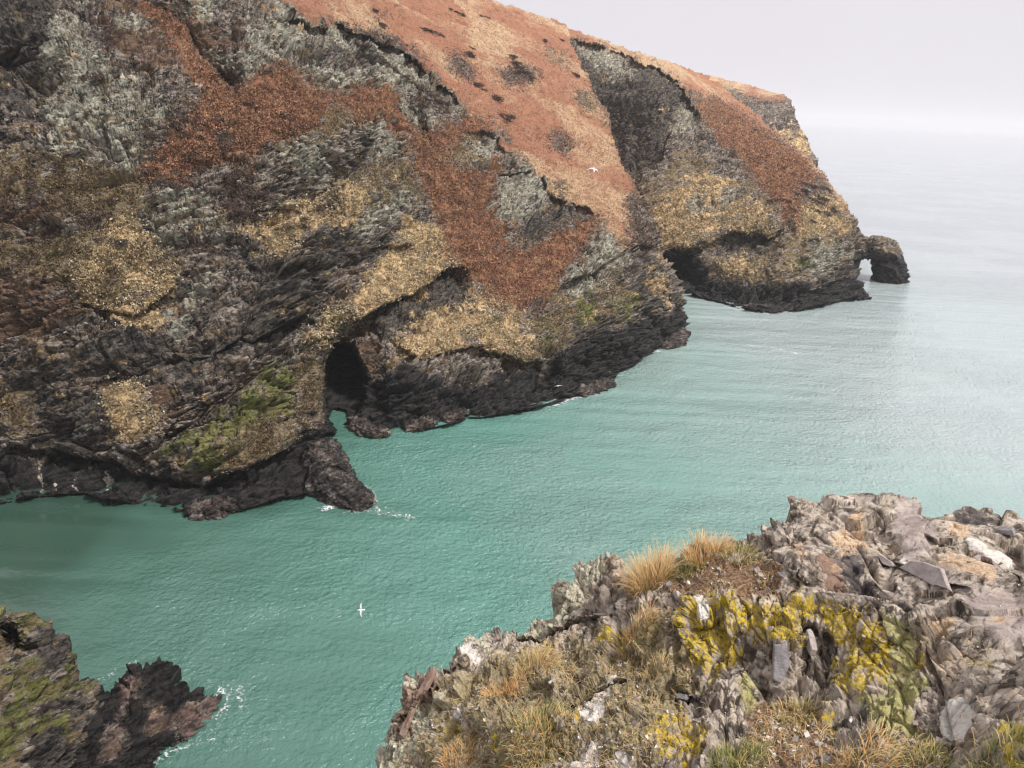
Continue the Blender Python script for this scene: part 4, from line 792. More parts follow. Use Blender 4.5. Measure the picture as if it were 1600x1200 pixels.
def foam(pts, width, thr, lab, step=0.12, seed=0):
    step = max(step, 0.08)
    P = np.array([on_water(*p)[:2] for p in pts]); lo = P.min(0) - width * 1.6; hi = P.max(0) + width * 1.6
    xs = np.arange(lo[0], hi[0], step); ys = np.arange(lo[1], hi[1], step); X, Y = np.meshgrid(xs, ys); D = np.full(X.shape, 1e9)
    for a, b in zip(P[:-1], P[1:]):
        ab = b - a; t = np.clip(((X - a[0]) * ab[0] + (Y - a[1]) * ab[1]) / (ab @ ab + 1e-9), 0, 1)
        D = np.minimum(D, np.hypot(X - a[0] - t * ab[0], Y - a[1] - t * ab[1]))
    q = np.stack([X, Y, np.full(X.shape, seed * 3.1)], -1).reshape(-1, 3).astype(np.float32)
    n = fbm(q * 0.7, 4, 0.6).reshape(X.shape) * 1.6 + 0.5; reach = np.clip(1.25 - thr + n * .5 - .25 - D / (width * 1.7), 0, 1)
    keep = reach > 0.02
    Z = 0.05 + 0.10 * np.clip(n, 0, 1) + 0.05 * perlin(q * 5).reshape(X.shape)
    k = keep[:-1, :-1] & keep[1:, 1:]
    i = np.arange(X.size).reshape(X.shape); f = np.stack([i[:-1, :-1], i[:-1, 1:], i[1:, 1:], i[1:, :-1]], -1)[k]
    if not len(f): return
    u, inv = np.unique(f, return_inverse=True); co = np.stack([X.ravel(), Y.ravel(), Z.ravel()], -1)[u]
    o = link_mesh('sea_foam', co, inv.reshape(-1, 4), foam_m); set_attr(o, 'reach', reach.ravel()[u]); tag(o, lab, 'foam', kind='stuff')
foam([(548, 762), (566, 762), (578, 774), (580, 790)], 1.0, 0.42, 'white surf breaking around the tip of the rock spur', seed=1)
foam([(508, 795), (530, 790), (548, 782)], 0.9, 0.45, 'white surf on the near side of the rock spur', seed=2)
foam([(545, 800), (600, 800), (640, 812)], 1.8, 0.72, 'thin streaks of foam drifting off the rock spur', seed=12)
foam([(868, 634), (885, 626), (905, 619)], 1.2, 0.5, 'white surf below the middle of the near cliff', 0.10, seed=3)
foam([(1003, 556), (1012, 551), (1028, 549)], 1.3, 0.5, 'small burst of surf near the corner of the near cliff', 0.10, seed=4)
foam([(1150, 484), (1180, 487), (1200, 490)], 1.8, 0.55, 'thin white surf under the second headland', 0.14, seed=5)
foam([(1170, 541), (1205, 543), (1240, 552)], 2.6, 0.66, 'faint streaks of foam in open water off the headland', 0.14, seed=6)
foam([(1340, 452), (1350, 458)], 1.6, 0.5, 'patch of surf between headland tip and arch', 0.14, seed=7)
foam([(345, 1082), (356, 1090), (352, 1108), (340, 1118)], 0.7, 0.62, 'white water around the end of the black rock', 0.045, seed=8)
foam([(350, 1070), (380, 1085), (375, 1110)], 1.0, 0.72, 'loose lacy foam beyond the black rock', 0.045, seed=9)
foam([(240, 1195), (265, 1178), (300, 1165), (330, 1160)], 0.6, 0.66, 'line of surf along the near side of the black rock', 0.045, seed=10)
foam([(160, 1062), (185, 1045), (215, 1034)], 0.6, 0.72, 'thin foam behind the black rock', 0.045, seed=11)

# ------------------------------------------------------------------ gulls
def plain(name, col, rough=0.6):
    t = NT(name); v = t.obj(); n = t.noise(v, 9, 4, 0.6)
    t.l(t.mix(t.rng(n, 0.3, 0.7), tuple(c * 0.88 for c in col), col), t.b.inputs['Base Color']); t.b.inputs['Roughness'].default_value = rough
    return t.m
WHITE = plain('white_feathers', (0.86, 0.86, 0.86)); GREY = plain('grey_feathers', (0.60, 0.62, 0.66)); BEAK = plain('beak_yellow', (0.7, 0.45, 0.05)); BLACK = plain('black_feathers', (0.03, 0.03, 0.03))
def bm_obj(name, bm, mats, parent=None, smooth=True):
    me = bpy.data.meshes.new(name); bmesh.ops.recalc_face_normals(bm, faces=bm.faces); bm.to_mesh(me); bm.free()
    for m in (mats if isinstance(mats, list) else [mats]): me.materials.append(m)
    for p in me.polygons: p.use_smooth = smooth
    o = bpy.data.objects.new(name, me); COL.objects.link(o)
    if parent: o.parent = parent
    return o
def gull(loc, rot, droop, lab, span=1.3):
    e = bpy.data.objects.new('gull', None); COL.objects.link(e); e.location = loc; e.rotation_euler = rot
    tag(e, lab, 'gull', 'gulls flying over the inlet')
    bm = bmesh.new(); rings = []                                    # body, neck, head and tail as one skin
    for y, rx, rz, z in [(-.34, .002, .002, .01), (-.33, .075, .006, .01), (-.22, .035, .022, .008), (-.10, .07, .06, 0), (.04, .08, .075, -.005), (.15, .055, .055, 0), (.20, .038, .04, .012), (.25, .042, .042, .02), (.29, .03, .03, .018), (.31, .008, .008, .014)]:
        rings.append([bm.verts.new((rx * math.cos(a), y, z + rz * math.sin(a))) for a in np.linspace(0, 2 * np.pi, 14, endpoint=False)])
    for a, b in zip(rings[:-1], rings[1:]):
        for i in range(14): bm.faces.new((a[i], a[(i + 1) % 14], b[(i + 1) % 14], b[i]))
    bm.faces.new(rings[0]); bm.faces.new(rings[-1]); bm_obj('body', bm, WHITE, e)
    bm = bmesh.new(); bmesh.ops.create_cone(bm, cap_ends=True, segments=8, radius1=.012, radius2=.002, depth=.06, matrix=Matrix.Translation((0, .33, .012)) @ Matrix.Rotation(math.radians(-95), 4, 'X')); bm_obj('beak', bm, BEAK, e)
    for s in (-1, 1):
        bm = bmesh.new(); rows = []
        for x, y0, y1, k in [(.05, .10, -.08, 0), (.18, .13, -.07, .25), (.32, .12, -.05, .5), (.46, .05, -.06, .75), (.58, -.03, -.10, .95), (.65, -.12, -.14, 1)]:
            z = .035 + .06 * math.sin(k * 2.2) - droop * k * k; th = .016 * (1 - k) + .004
            rows.append([bm.verts.new(((s * x * span / 1.3), y, z + dzz)) for y, dzz in ((y0, 0), (y0 * .6 + y1 * .4, th), (y1, 0), (y0 * .6 + y1 * .4, -th))])
        for a, b in zip(rows[:-1], rows[1:]):
            for i in range(4): bm.faces.new((a[i], a[(i + 1) % 4], b[(i + 1) % 4], b[i]))
        bm.faces.new(rows[0]); bm.faces.new(rows[-1]); w = bm_obj('wing', bm, [GREY if droop < .1 else WHITE, BLACK], e)
        for p in w.data.polygons:
            if abs(p.center.x) > .60: p.material_index = 1
    return e
gull(tuple(at(928, 265, 72)), (math.radians(38), math.radians(14), math.radians(12)), 0.36, 'white gull with bent wings flying in front of the rust coloured hillside', 1.35)
gull(tuple(at(564, 953, 56)), (0, math.radians(-42), math.radians(100)), 0.05, 'white gull with straight wings gliding low over the green water', 1.35)
gull(tuple(at(872, 603, 104)), (math.radians(0), math.radians(12), math.radians(175)), 0.16, 'small pale gull skimming past the black foot of the cliff', 1.2)

# ------------------------------------------------------------------ bushes on the slopes
def bush_material():
    t = NT('heather_leaf'); n = t.noise(t.obj(), 2.5, 4, 0.7); r = t.n('ShaderNodeObjectInfo').outputs['Random']
    c = t.mix(t.rng(n, .35, .65), (0.028, 0.020, 0.018), (0.13, 0.085, 0.065)); t.l(t.mix(t.math('MULTIPLY', r, .4), c, (0.09, 0.075, 0.045)), t.b.inputs['Base Color']); t.b.inputs['Roughness'].default_value = 0.9
    return t.m
BUSHM = bush_material()
def bush_mesh(seed):
    g = np.random.default_rng(seed); n = 520
    lob = g.normal(size=(5, 3)) * [.45, .45, .12]; c = lob[g.integers(0, 5, n)] + g.normal(size=(n, 3)) * [.30, .30, .20]; c[:, 2] = np.abs(c[:, 2]) * 0.9
    a = g.normal(size=(n, 3)); a /= np.linalg.norm(a, axis=1)[:, None]; b = np.cross(a, g.normal(size=(n, 3))); b /= np.linalg.norm(b, axis=1)[:, None]
    w = g.uniform(.05, .12, (n, 1)); l = g.uniform(.10, .22, (n, 1))
    co = np.stack([c - b * w, c + b * w, c + b * w * .3 + a * l, c - b * w * .3 + a * l], 1).reshape(-1, 3)
    me_o = link_mesh('heather_bush', co, np.arange(n * 4).reshape(-1, 4), BUSHM, False); me = me_o.data; bpy.data.objects.remove(me_o); return me
BM = [bush_mesh(s) for s in range(4)]
def bushes(pts, finder, size, lab, group):
    for i, (x, y) in enumerate(pts):
        p, n = finder.at(x, y); o = bpy.data.objects.new('heather_bush', BM[i % 4]); COL.objects.link(o)
        o.location = tuple(p - n * 0.1); s = size * random.uniform(.6, 1.35); o.scale = (s * random.uniform(.8, 1.4), s, s * random.uniform(.6, .95))
        o.rotation_euler = (Vector((n[0] * .6, n[1] * .6, 1)).to_track_quat('Z', 'Y').to_matrix() @ Matrix.Rotation(random.random() * 6, 3, 'Z')).to_euler()
        tag(o, lab, 'bush', group)
bushes([(589, 15), (597, 35), (601, 42), (689, 52), (668, 45), (736, 84), (742, 88), (736, 72), (800, 89), (806, 96), (812, 104), (716, 17), (901, 115), (748, 132), (755, 138), (800, 182), (822, 112), (830, 118), (776, 150), (760, 24), (705, 14), (725, 22), (880, 60), (690, 160), (852, 60)], FA, 1.3,
       'dark bush standing on the open pinkish hillside of the near cliff', 'dark bushes on the open hillside')
bushes([(312, 211), (351, 209), (236, 209), (290, 186), (270, 189), (327, 152), (445, 175), (412, 115), (355, 212), (199, 223), (371, 270), (381, 297), (515, 315), (455, 355), (432, 335), (422, 310), (410, 369), (470, 332), (365, 275), (375, 325), (365, 340), (447, 180), (417, 108), (340, 180), (286, 206), (232, 190), (150, 122), (145, 130), (240, 310), (276, 295), (268, 290), (258, 283), (180, 376), (190, 378), (235, 408), (245, 385), (400, 320), (395, 300), (480, 340), (492, 318), (300, 240), (500, 322), (170, 310), (40, 290)], FA, 0.85,
       'dark heather bush clinging to the rust and straw coloured rock of the left cliff', 'dark bushes on the left cliff')
bushes([(1282, 307), (1292, 310), (1270, 310), (1302, 326), (1235, 322), (1241, 270), (1212, 312), (1277, 327), (1228, 312), (1246, 300), (1262, 296), (1255, 285), (1275, 290), (1288, 292), (1243, 335), (1265, 340), (1225, 260), (1180, 200)], FB, 1.6,
       'dark bush on the seaward grass slope of the second headland', 'dark bushes on the second headland')
bushes([(x, 52 + (x - 530) * 0.72 - 8) for x in range(534, 690, 7)], FA, 1.0, 'dark bush in the row along the top edge of the grey rock wall', 'dark bushes along the rim of the grey wall')

def leaf_material(name, dark, mid, pale):
    t = NT(name); h = t.attr('hue'); n = t.noise(t.obj(), 0.12, 5, 0.7)
    c = t.mix(t.rng(h, 0, .5, smooth=False), dark, mid); c = t.mix(t.rng(h, .62, 1.0, smooth=False), c, pale); c = t.mix(t.rng(n, .48, .58, 0, .6), c, tuple(x * .45 + y * .2 for x, y in zip(mid, (.2, .17, .08))))
    n2 = t.noise(t.obj((1, 1, 1), (1, 2, 0)), 0.30, 6, 0.75); c = t.mix(t.rng(n2, .50, .62, 0, .7), c, tuple(x * .8 + y * .16 + .01 for x, y in zip(dark, mid)))
    c = t.mix(t.rng(n2, .44, .34, 0, .5), c, pale)
    t.l(c, t.b.inputs['Base Color']); t.b.inputs['Roughness'].default_value = 0.85; t.b.inputs['Specular IOR Level'].default_value = 0.1; return t.m
def fronds(name, o, P, key, n, size, mat, lab, cat, seed, up=.6, xlim=(-60, 1700)):
    """dead fronds or grass blades rooted all over one kind of cover"""
    g = np.random.default_rng(seed); w = np.empty(len(o.data.vertices), np.float32); o.data.attributes[key].data.foreach_get('value', w)
    w = blur(w.reshape(P.shape[:2]), 9).ravel(); flat = P.reshape(-1, 3); x, y, z = project(flat); N = grid_normals(P, 6).reshape(-1, 3)
    sel = np.where((w > .06) & (x > xlim[0]) & (x < xlim[1]) & (y > -40) & (y < 1240))[0]
    k = np.clip(perlin((flat[sel] * .5 / size * .4).astype(np.float32)) * 1.6 + .55, .02, 1) * w[sel] ** 1.1; i = g.choice(sel, n, p=k / k.sum())
    b = flat[i] + g.normal(size=(n, 3)) * size * .3; d = N[i] * .5 + np.array([0, 0, up]) + g.normal(size=(n, 3)) * .55; d /= np.linalg.norm(d, axis=1)[:, None]
    s_ = np.cross(d, g.normal(size=(n, 3))); s_ /= np.linalg.norm(s_, axis=1)[:, None]; L = (size * g.uniform(.5, 1.3, n))[:, None]; W = L * g.uniform(.16, .34, n)[:, None]
    b = b - d * L * .15; m = b + d * L * .55; tip = b + d * L * .9 + (g.normal(size=(n, 3)) * .2 - [0, 0, .25]) * L
    co = np.stack([b, m - s_ * W, tip, m + s_ * W], 1).reshape(-1, 3); f = np.arange(n * 4).reshape(-1, 4)
    q = link_mesh(name, co, f, mat, False); set_attr(q, 'hue', np.repeat(np.clip(g.beta(3.2, 3.8, n) + perlin((b * .6).astype(np.float32)) * .5, 0, 1), 4)); tag(q, lab, cat, kind='stuff')
BR = leaf_material('dead_bracken', (0.085, 0.046, 0.040), (0.40, 0.205, 0.125), (0.64, 0.43, 0.25)); DG = leaf_material('dry_grass', (0.17, 0.125, 0.075), (0.56, 0.44, 0.265), (0.78, 0.66, 0.45)); HG = leaf_material('hill_heath', (0.30, 0.165, 0.115), (0.55, 0.325, 0.215), (0.80, 0.62, 0.43)); HT = leaf_material('cliff_heath', (0.05, 0.032, 0.022), (0.17, 0.12, 0.065), (0.36, 0.28, 0.15))
fronds('bracken', cliff, PA, 'rust', 60000, .48, BR, 'dead rust brown bracken on the near cliff', 'bracken', 1)
fronds('dry_grass', cliff, PA, 'tan', 42000, .42, DG, 'straw coloured dry grass on the ledges of the near cliff', 'grass', 2)
fronds('hillside_heath', cliff, PA, 'hill', 60000, .36, HG, 'low pinkish bracken and heath on the open hillside', 'heath', 3)
fronds('cliff_heath', cliff, PA, 'olive', 36000, .40, HT, 'brown olive heath on the near cliff', 'heath', 4)
DK = leaf_material('dark_heather', (0.02, 0.014, 0.014), (0.085, 0.055, 0.048), (0.20, 0.13, 0.10))
fronds('dark_heather', cliff, PA, 'scrub', 9000, .45, DK, 'patches of dark heather on the near cliff', 'heather', 7)
fronds('bracken', head, PB, 'rust', 14000, .75, BR, 'rust coloured bracken on the slope of the second headland', 'bracken', 5)
fronds('dry_grass', head, PB, 'tan', 16000, .70, DG, 'straw coloured grass on the second headland', 'grass', 6)

# ------------------------------------------------------------------ grass tufts on the outcrop
def blade_material():
    t = NT('grass_blades'); h, a = t.attr('hue'), t.attr('along')
    c = t.mix(t.rng(h, 0.0, 0.33, smooth=False), (0.10, 0.17, 0.035), (0.34, 0.30, 0.10)); c = t.mix(t.rng(h, 0.33, 0.66, smooth=False), c, (0.70, 0.50, 0.25)); c = t.mix(t.rng(h, 0.66, 1.0, smooth=False), c, (0.58, 0.27, 0.09))
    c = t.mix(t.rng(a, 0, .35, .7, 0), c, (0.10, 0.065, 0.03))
    t.l(c, t.b.inputs['Base Color']); t.b.inputs['Roughness'].default_value = 0.65; t.b.inputs['Subsurface Weight'].default_value = 0.0
    return t.m
BLADE = blade_material()
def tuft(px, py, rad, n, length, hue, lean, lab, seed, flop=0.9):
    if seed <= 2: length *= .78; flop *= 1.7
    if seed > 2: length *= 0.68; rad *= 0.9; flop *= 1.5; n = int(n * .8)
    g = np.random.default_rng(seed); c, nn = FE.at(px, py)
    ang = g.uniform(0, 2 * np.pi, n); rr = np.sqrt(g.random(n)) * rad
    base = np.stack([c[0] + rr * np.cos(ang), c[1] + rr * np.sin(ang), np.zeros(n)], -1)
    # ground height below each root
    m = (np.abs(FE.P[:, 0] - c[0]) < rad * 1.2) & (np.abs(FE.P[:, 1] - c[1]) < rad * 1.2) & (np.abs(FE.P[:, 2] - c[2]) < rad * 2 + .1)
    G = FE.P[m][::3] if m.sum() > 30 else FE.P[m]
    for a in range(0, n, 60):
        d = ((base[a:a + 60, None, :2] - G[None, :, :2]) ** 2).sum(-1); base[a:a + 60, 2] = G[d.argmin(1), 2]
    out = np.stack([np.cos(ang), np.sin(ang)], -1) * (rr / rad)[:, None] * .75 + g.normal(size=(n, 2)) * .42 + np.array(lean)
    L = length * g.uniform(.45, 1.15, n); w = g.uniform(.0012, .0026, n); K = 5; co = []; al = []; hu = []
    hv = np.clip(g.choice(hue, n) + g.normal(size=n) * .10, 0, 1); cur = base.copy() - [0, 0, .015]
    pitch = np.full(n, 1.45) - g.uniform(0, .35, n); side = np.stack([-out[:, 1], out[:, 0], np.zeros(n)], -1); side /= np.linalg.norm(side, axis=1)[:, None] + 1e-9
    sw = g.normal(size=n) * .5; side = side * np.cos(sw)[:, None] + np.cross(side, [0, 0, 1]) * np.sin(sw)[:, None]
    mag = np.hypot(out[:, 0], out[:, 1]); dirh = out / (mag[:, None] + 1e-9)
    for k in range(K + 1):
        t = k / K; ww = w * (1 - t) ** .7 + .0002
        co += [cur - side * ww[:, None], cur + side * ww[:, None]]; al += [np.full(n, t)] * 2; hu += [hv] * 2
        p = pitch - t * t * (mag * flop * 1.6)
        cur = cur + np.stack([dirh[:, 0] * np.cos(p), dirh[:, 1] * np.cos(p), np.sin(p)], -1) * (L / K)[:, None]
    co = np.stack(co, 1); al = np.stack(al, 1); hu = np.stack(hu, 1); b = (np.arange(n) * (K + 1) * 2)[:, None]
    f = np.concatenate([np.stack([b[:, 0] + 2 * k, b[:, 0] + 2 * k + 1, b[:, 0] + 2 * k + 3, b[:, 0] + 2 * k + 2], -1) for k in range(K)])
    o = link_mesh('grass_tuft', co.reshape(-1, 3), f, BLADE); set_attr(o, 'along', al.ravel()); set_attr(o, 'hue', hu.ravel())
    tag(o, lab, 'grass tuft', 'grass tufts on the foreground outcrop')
ST_, GR_, OR_ = .62, .08, .92
tuft(1012, 915, .13, 900, .34, [ST_, ST_, ST_, .8], (-.15, .35), 'tallest pale straw grass tuft at the left end of the earth ledge, against the water', 1, .7)
tuft(1098, 862, .13, 700, .24, [ST_, ST_, OR_, .8], (.25, .2), 'pinkish straw tuft leaning over the far rim of the earth ledge', 2, .8)
tuft(1072, 888, .14, 600, .12, [GR_, GR_, .2], (0, .1), 'short bright green tuft on the ledge below the straw tufts', 3)
tuft(1155, 862, .10, 420, .17, [ST_, GR_, .35], (.3, .1), 'mixed green and straw tuft just left of the high grey rock', 4)
tuft(996, 978, .10, 480, .22, [ST_, .45, OR_], (.1, .05), 'straw tuft below the tallest one, spilling down the rock', 5)
tuft(1002, 1003, .08, 260, .10, [GR_, .3], (0, -.1), 'small green tuft under the spilling straw tuft', 6)
tuft(838, 1030, .16, 800, .21, [ST_, .5, .5, .8], (.35, .1), 'flattened straw mat of grass on the left slope of the outcrop', 7, 1.2)
tuft(786, 1088, .14, 700, .17, [OR_, OR_, ST_], (-.1, -.1), 'orange brown tuft on the left slope of the outcrop', 8)
tuft(838, 1150, .20, 1300, .20, [.45, ST_, .3, OR_, GR_], (0, -.15), 'largest tangled straw and green tuft near the bottom edge of the outcrop', 9, 1.1)
tuft(718, 1188, .13, 500, .16, [OR_, ST_], (-.1, 0), 'orange tuft at the lower left corner of the outcrop', 10)
tuft(850, 1108, .07, 260, .11, [GR_, GR_, .35], (0, 0), 'little green tuft beside the white stained rock', 11)
tuft(1022, 1046, .08, 240, .13, [ST_, .5], (0, 0), 'thin pale tuft in the middle of the outcrop', 12)
tuft(1150, 1190, .13, 900, .13, [GR_, GR_, .3, .45], (0, 0), 'bright green tuft at the bottom edge left of the bare earth', 13)
tuft(1243, 1112, .10, 260, .17, [.3, .45, ST_], (-.2, -.1), 'sparse wiry tuft at the foot of the yellow lichen face', 14, 1.3)
tuft(1372, 1172, .15, 620, .18, [ST_, ST_, .45, OR_], (.5, 0), 'straw tuft combed to the right near the bottom edge', 15, 1.3)
tuft(1440, 1192, .10, 520, .12, [GR_, .3, .45], (0, 0), 'olive green tuft below the white splashed rock', 16)
tuft(1590, 1180, .14, 700, .14, [.3, .42, GR_], (0, 0), 'yellow green tuft in the lower right corner', 17)
tuft(1195, 872, .06, 140, .09, [GR_, ST_], (0, 0), 'tiny tuft at the right end of the earth ledge', 18)

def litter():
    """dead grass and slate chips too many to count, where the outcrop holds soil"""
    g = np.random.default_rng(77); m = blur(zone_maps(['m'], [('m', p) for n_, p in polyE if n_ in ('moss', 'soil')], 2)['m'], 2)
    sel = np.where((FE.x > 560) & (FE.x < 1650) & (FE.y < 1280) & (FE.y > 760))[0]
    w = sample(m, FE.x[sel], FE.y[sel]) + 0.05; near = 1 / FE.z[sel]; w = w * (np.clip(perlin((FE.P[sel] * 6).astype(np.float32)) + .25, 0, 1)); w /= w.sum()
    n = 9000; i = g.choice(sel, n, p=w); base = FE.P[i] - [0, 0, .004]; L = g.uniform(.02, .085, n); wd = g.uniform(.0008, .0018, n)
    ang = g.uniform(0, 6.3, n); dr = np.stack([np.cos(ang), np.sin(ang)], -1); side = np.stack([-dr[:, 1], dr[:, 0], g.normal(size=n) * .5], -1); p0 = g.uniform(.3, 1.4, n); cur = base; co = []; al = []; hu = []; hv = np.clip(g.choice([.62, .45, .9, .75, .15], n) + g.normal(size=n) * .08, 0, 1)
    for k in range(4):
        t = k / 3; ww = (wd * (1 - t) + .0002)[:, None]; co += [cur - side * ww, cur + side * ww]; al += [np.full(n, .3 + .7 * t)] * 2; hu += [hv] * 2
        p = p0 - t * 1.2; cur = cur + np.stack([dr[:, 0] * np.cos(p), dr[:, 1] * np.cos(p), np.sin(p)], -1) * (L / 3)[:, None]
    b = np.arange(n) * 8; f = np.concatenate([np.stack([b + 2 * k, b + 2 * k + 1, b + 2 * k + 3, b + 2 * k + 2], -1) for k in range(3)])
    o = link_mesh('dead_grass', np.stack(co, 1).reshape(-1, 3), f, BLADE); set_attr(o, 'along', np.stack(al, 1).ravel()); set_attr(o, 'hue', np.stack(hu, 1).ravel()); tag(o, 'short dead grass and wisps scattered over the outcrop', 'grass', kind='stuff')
    n = 2600; i = g.choice(sel, n, p=w); c = FE.P[i] + FE.N[i] * .004; Q = []; F4 = []
    for k in range(n):
        sx = g.uniform(.003, .013) * (1 if g.random() < .93 else 1.8); sy = sx * g.uniform(.3, .9); sz = sx * g.uniform(.15, .5)
        M = np.linalg.qr(g.normal(size=(3, 3)) * [1, 1, .4])[0]; v = np.array([[a * g.uniform(.7, 1), b_ * g.uniform(.7, 1), c_] for a, b_, c_ in ((-1, -1, -1), (1, -1, -1), (1, 1, -1), (-1, 1, -1), (-1, -1, 1), (1, -1, 1), (1, 1, 1), (-1, 1, 1))]) * [sx, sy, sz]
        Q.append(v @ M.T + c[k]); F4.append(np.array([[0, 3, 2, 1], [4, 5, 6, 7], [0, 1, 5, 4], [1, 2, 6, 5], [2, 3, 7, 6], [3, 0, 4, 7]]) + 8 * k)
    t = NT('slate_chips'); x = t.obj(); r = t.n('ShaderNodeTexWhiteNoise'); r.noise_dimensions = '3D'; sn = t.n('ShaderNodeVectorMath'); sn.operation = 'SNAP'; t.l(x, sn.inputs[0]); sn.inputs[1].default_value = (.03, .03, .03); t.l(sn.outputs[0], r.inputs['Vector'])
    cc = t.mix(t.rng(r.outputs[0], 0, 1, smooth=False), (0.16, 0.12, 0.10), (0.50, 0.45, 0.40)); cc = t.mix(t.rng(r.outputs[0], .85, .9), cc, (0.75, 0.70, 0.64)); t.l(cc, t.b.inputs['Base Color']); t.b.inputs['Roughness'].default_value = .8
    o = link_mesh('slate_chips', np.concatenate(Q), np.concatenate(F4), t.m, False); tag(o, 'fine slate chips strewn over the outcrop', 'chips', kind='stuff')
litter()

# ------------------------------------------------------------------ loose stones and slabs
STONE = cliff_m = None
def stone_material(name, ca, cb, fleck):
    t = NT(name); v = t.obj(); r = t.n('ShaderNodeObjectInfo').outputs['Random']
    c = t.mix(t.rng(t.noise(v, 22, 7, .75), .36, .64), ca, cb); c = t.mix(t.rng(t.noise(v, 60, 5, .75), .58, .68, 0, .7), c, fleck)
    c = t.mix(t.math('MULTIPLY', r, .35), c, tuple(x * .6 for x in cb)); t.l(c, t.b.inputs['Base Color']); t.b.inputs['Roughness'].default_value = .75
    t.l(t.bump(t.noise(v, 40, 8, .75), .8, .012), t.b.inputs['Normal']); return t.m
SLATE = stone_material('grey_slate', (0.17, 0.155, 0.16), (0.36, 0.33, 0.33), (0.5, 0.48, 0.42)); PALE = stone_material('pale_stone', (0.45, 0.41, 0.38), (0.72, 0.68, 0.64), (0.8, 0.78, 0.74)); MAUVE = stone_material('mauve_slate', (0.36, 0.29, 0.275), (0.56, 0.49, 0.46), (0.58, 0.5, 0.46))
BARK = stone_material('brown_slate', (0.13, 0.08, 0.06), (0.36, 0.25, 0.19), (0.5, 0.44, 0.32))
def stone(name, px, py, lx, ly, th, rot, mat, lab, seed, lift=0.5, group='loose slates on the outcrop', cat='stone'):
    g = np.random.default_rng(seed); n = g.integers(6, 10); a = np.sort(g.uniform(0, 2 * np.pi, n) * .35 + np.linspace(0, 2 * np.pi, n, endpoint=False) * .9)
    rr = g.uniform(.75, 1.05, n); bm = bmesh.new()
    lo = [bm.verts.new((lx * r * math.cos(t), ly * r * math.sin(t), -th / 2)) for t, r in zip(a, rr)]
    hi = [bm.verts.new((lx * r * .9 * math.cos(t) + g.normal() * lx * .03, ly * r * .9 * math.sin(t), th / 2 * g.uniform(.7, 1.2))) for t, r in zip(a, rr)]
    bm.faces.new(lo[::-1]); bm.faces.new(hi)
    for i in range(n): bm.faces.new((lo[i], lo[(i + 1) % n], hi[(i + 1) % n], hi[i]))
    bmesh.ops.bevel(bm, geom=bm.edges[:], offset=min(th, lx, ly) * .12, segments=1, affect='EDGES')
    bmesh.ops.triangulate(bm, faces=bm.faces); bmesh.ops.subdivide_edges(bm, edges=bm.edges[:], cuts=3, use_grid_fill=True)
    co = np.array([v.co for v in bm.verts], np.float32); nz = fbm((co + seed) * np.array([1, 1, 2.5], np.float32) / max(lx, ly) * 3, 4, .6)
    bm.normal_update()
    for v, k in zip(bm.verts, nz): v.co += v.normal * float(k) * min(th, ly) * .22
    o = bm_obj(name, bm, mat, None, False); p, nn = FE.at(px, py)
    o.location = tuple(p + nn * th * lift); tag(o, lab, cat, group); o.rotation_euler = (0, 0, 0)
    if len(rot) == 2:
        p2, _ = FE.at(*rot); x = Vector(p2 - p).normalized(); z = Vector(nn); z = (z - x * z.dot(x)).normalized(); o.rotation_euler = Matrix((x, z.cross(x), z)).transposed().to_euler()
    if len(rot) == 1: o.rotation_euler = (Vector(nn).to_track_quat('Z', 'Y').to_matrix() @ Matrix.Rotation(rot[0], 3, 'Z')).to_euler()
    return o
stone('slate_stone', 1047, 913, .030, .022, .018, (.4,), SLATE, 'round blue grey stone on the earth ledge just right of the tallest tuft', 3)
stone('shell_stone', 818, 1058, .040, .024, .014, (.7,), SLATE, 'oval grey stone half sunk in the straw mat of grass', 4)
stone('shell_stone', 862, 1065, .016, .028, .014, (.3,), PALE, 'small white rimmed stone beside the oval grey stone', 5)
stone('slate_stone', 1182, 888, .050, .022, .012, (.1,), MAUVE, 'flat mauve slate flake on the earth ledge below the high rock', 6)
stone('slate_stone', 1188, 897, .036, .018, .010, (.5,), PALE, 'pale flake lying under the flat mauve flake', 7)
stone('slate_stone', 1222, 897, .060, .016, .014, (.3,), SLATE, 'narrow grey shard at the right end of the earth ledge', 8)
stone('pale_stone', 1277, 1162, .016, .022, .014, (.3,), PALE, 'bright white pebble on the bare earth', 9)
stone('pale_stone', 1257, 1185, .014, .010, .010, (.9,), PALE, 'tiny cream pebble low on the bare earth', 10)
stone('slate_stone', 1288, 1190, .036, .024, .018, (.2,), SLATE, 'grey slate stone at the bottom of the bare earth', 11)
stone('pale_stone', 1328, 1125, .010, .022, .012, (1.4,), PALE, 'upright cream chip at the right edge of the bare earth', 12)
stone('slate_stone', 1095, 905, .030, .014, .010, (1.2,), BARK, 'brown chip in the middle of the earth ledge', 13)
stone('slate_stone', 1122, 888, .026, .014, .010, (.2,), PALE, 'pale chip near the back of the earth ledge', 14)
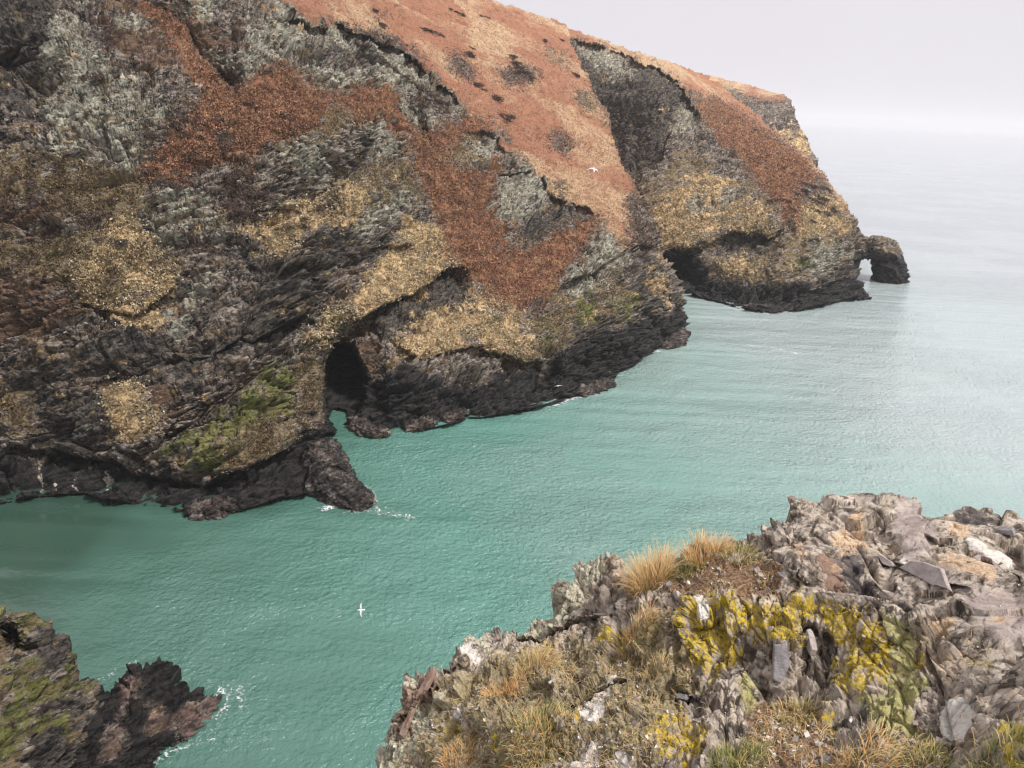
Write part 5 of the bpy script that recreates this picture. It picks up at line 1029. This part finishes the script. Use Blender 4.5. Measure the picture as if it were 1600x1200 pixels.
stone('slate_stone', 1068, 1085, .05, .03, .03, (.2,), SLATE, 'angular grey stone over the dark hollow', 15)
stone('slate_slab', 1450, 896, .30, .055, .030, (1525, 924), MAUVE, 'long pale mauve slab slanting across the top of the outcrop', 21, .35, 'slabs on the outcrop', 'slab')
stone('slate_slab', 1570, 832, .13, .045, .03, (1610, 838), SLATE, 'grey slab jutting from the upper right corner', 23, .8, 'slabs on the outcrop', 'slab')
stone('slate_slab', 668, 1070, .16, .05, .035, (640, 1120), BARK, 'brown splintered slab standing on the left rim of the outcrop', 25, .7, 'slabs on the outcrop', 'slab')
stone('slate_slab', 640, 1130, .13, .042, .03, (618, 1175), BARK, 'lower brown splintered slab on the left rim', 26, .6, 'slabs on the outcrop', 'slab')

stone('slate_slab', 1218, 1035, .135, .062, .030, (1222, 1085), SLATE, 'broad grey slab on edge between the yellow lichen patches', 28, .3, 'slabs on the outcrop', 'slab')
stone('slate_slab', 1272, 1008, .115, .032, .034, (1278, 1050), MAUVE, 'narrow mauve slab on edge right of the broad grey one', 29, .3, 'slabs on the outcrop', 'slab')
stone('slate_slab', 1385, 878, .085, .028, .020, (1408, 890), MAUVE, 'short tilted slab at the upper end of the long mauve slab', 22, .7, 'slabs on the outcrop', 'slab')

# ------------------------------------------------------------------ sea mist
bm = bmesh.new(); bmesh.ops.create_cube(bm, size=1.0)
hz = bm_obj('haze', bm, [], None, False); hz.location = (3000, 7500, 59); hz.scale = (24500, 18000, 240); tag(hz, 'thin pale sea mist over the whole inlet', 'haze', kind='stuff')
hm = bpy.data.materials.new('sea_mist'); hm.use_nodes = True; hm.node_tree.nodes.clear()
ho = hm.node_tree.nodes.new('ShaderNodeOutputMaterial'); pv = hm.node_tree.nodes.new('ShaderNodeVolumePrincipled')
pv.inputs['Color'].default_value = (0.93, 0.925, 0.94, 1); pv.inputs['Density'].default_value = 0.00014; pv.inputs['Anisotropy'].default_value = 0.0
hm.node_tree.links.new(pv.outputs[0], ho.inputs['Volume']); hz.data.materials.append(hm)
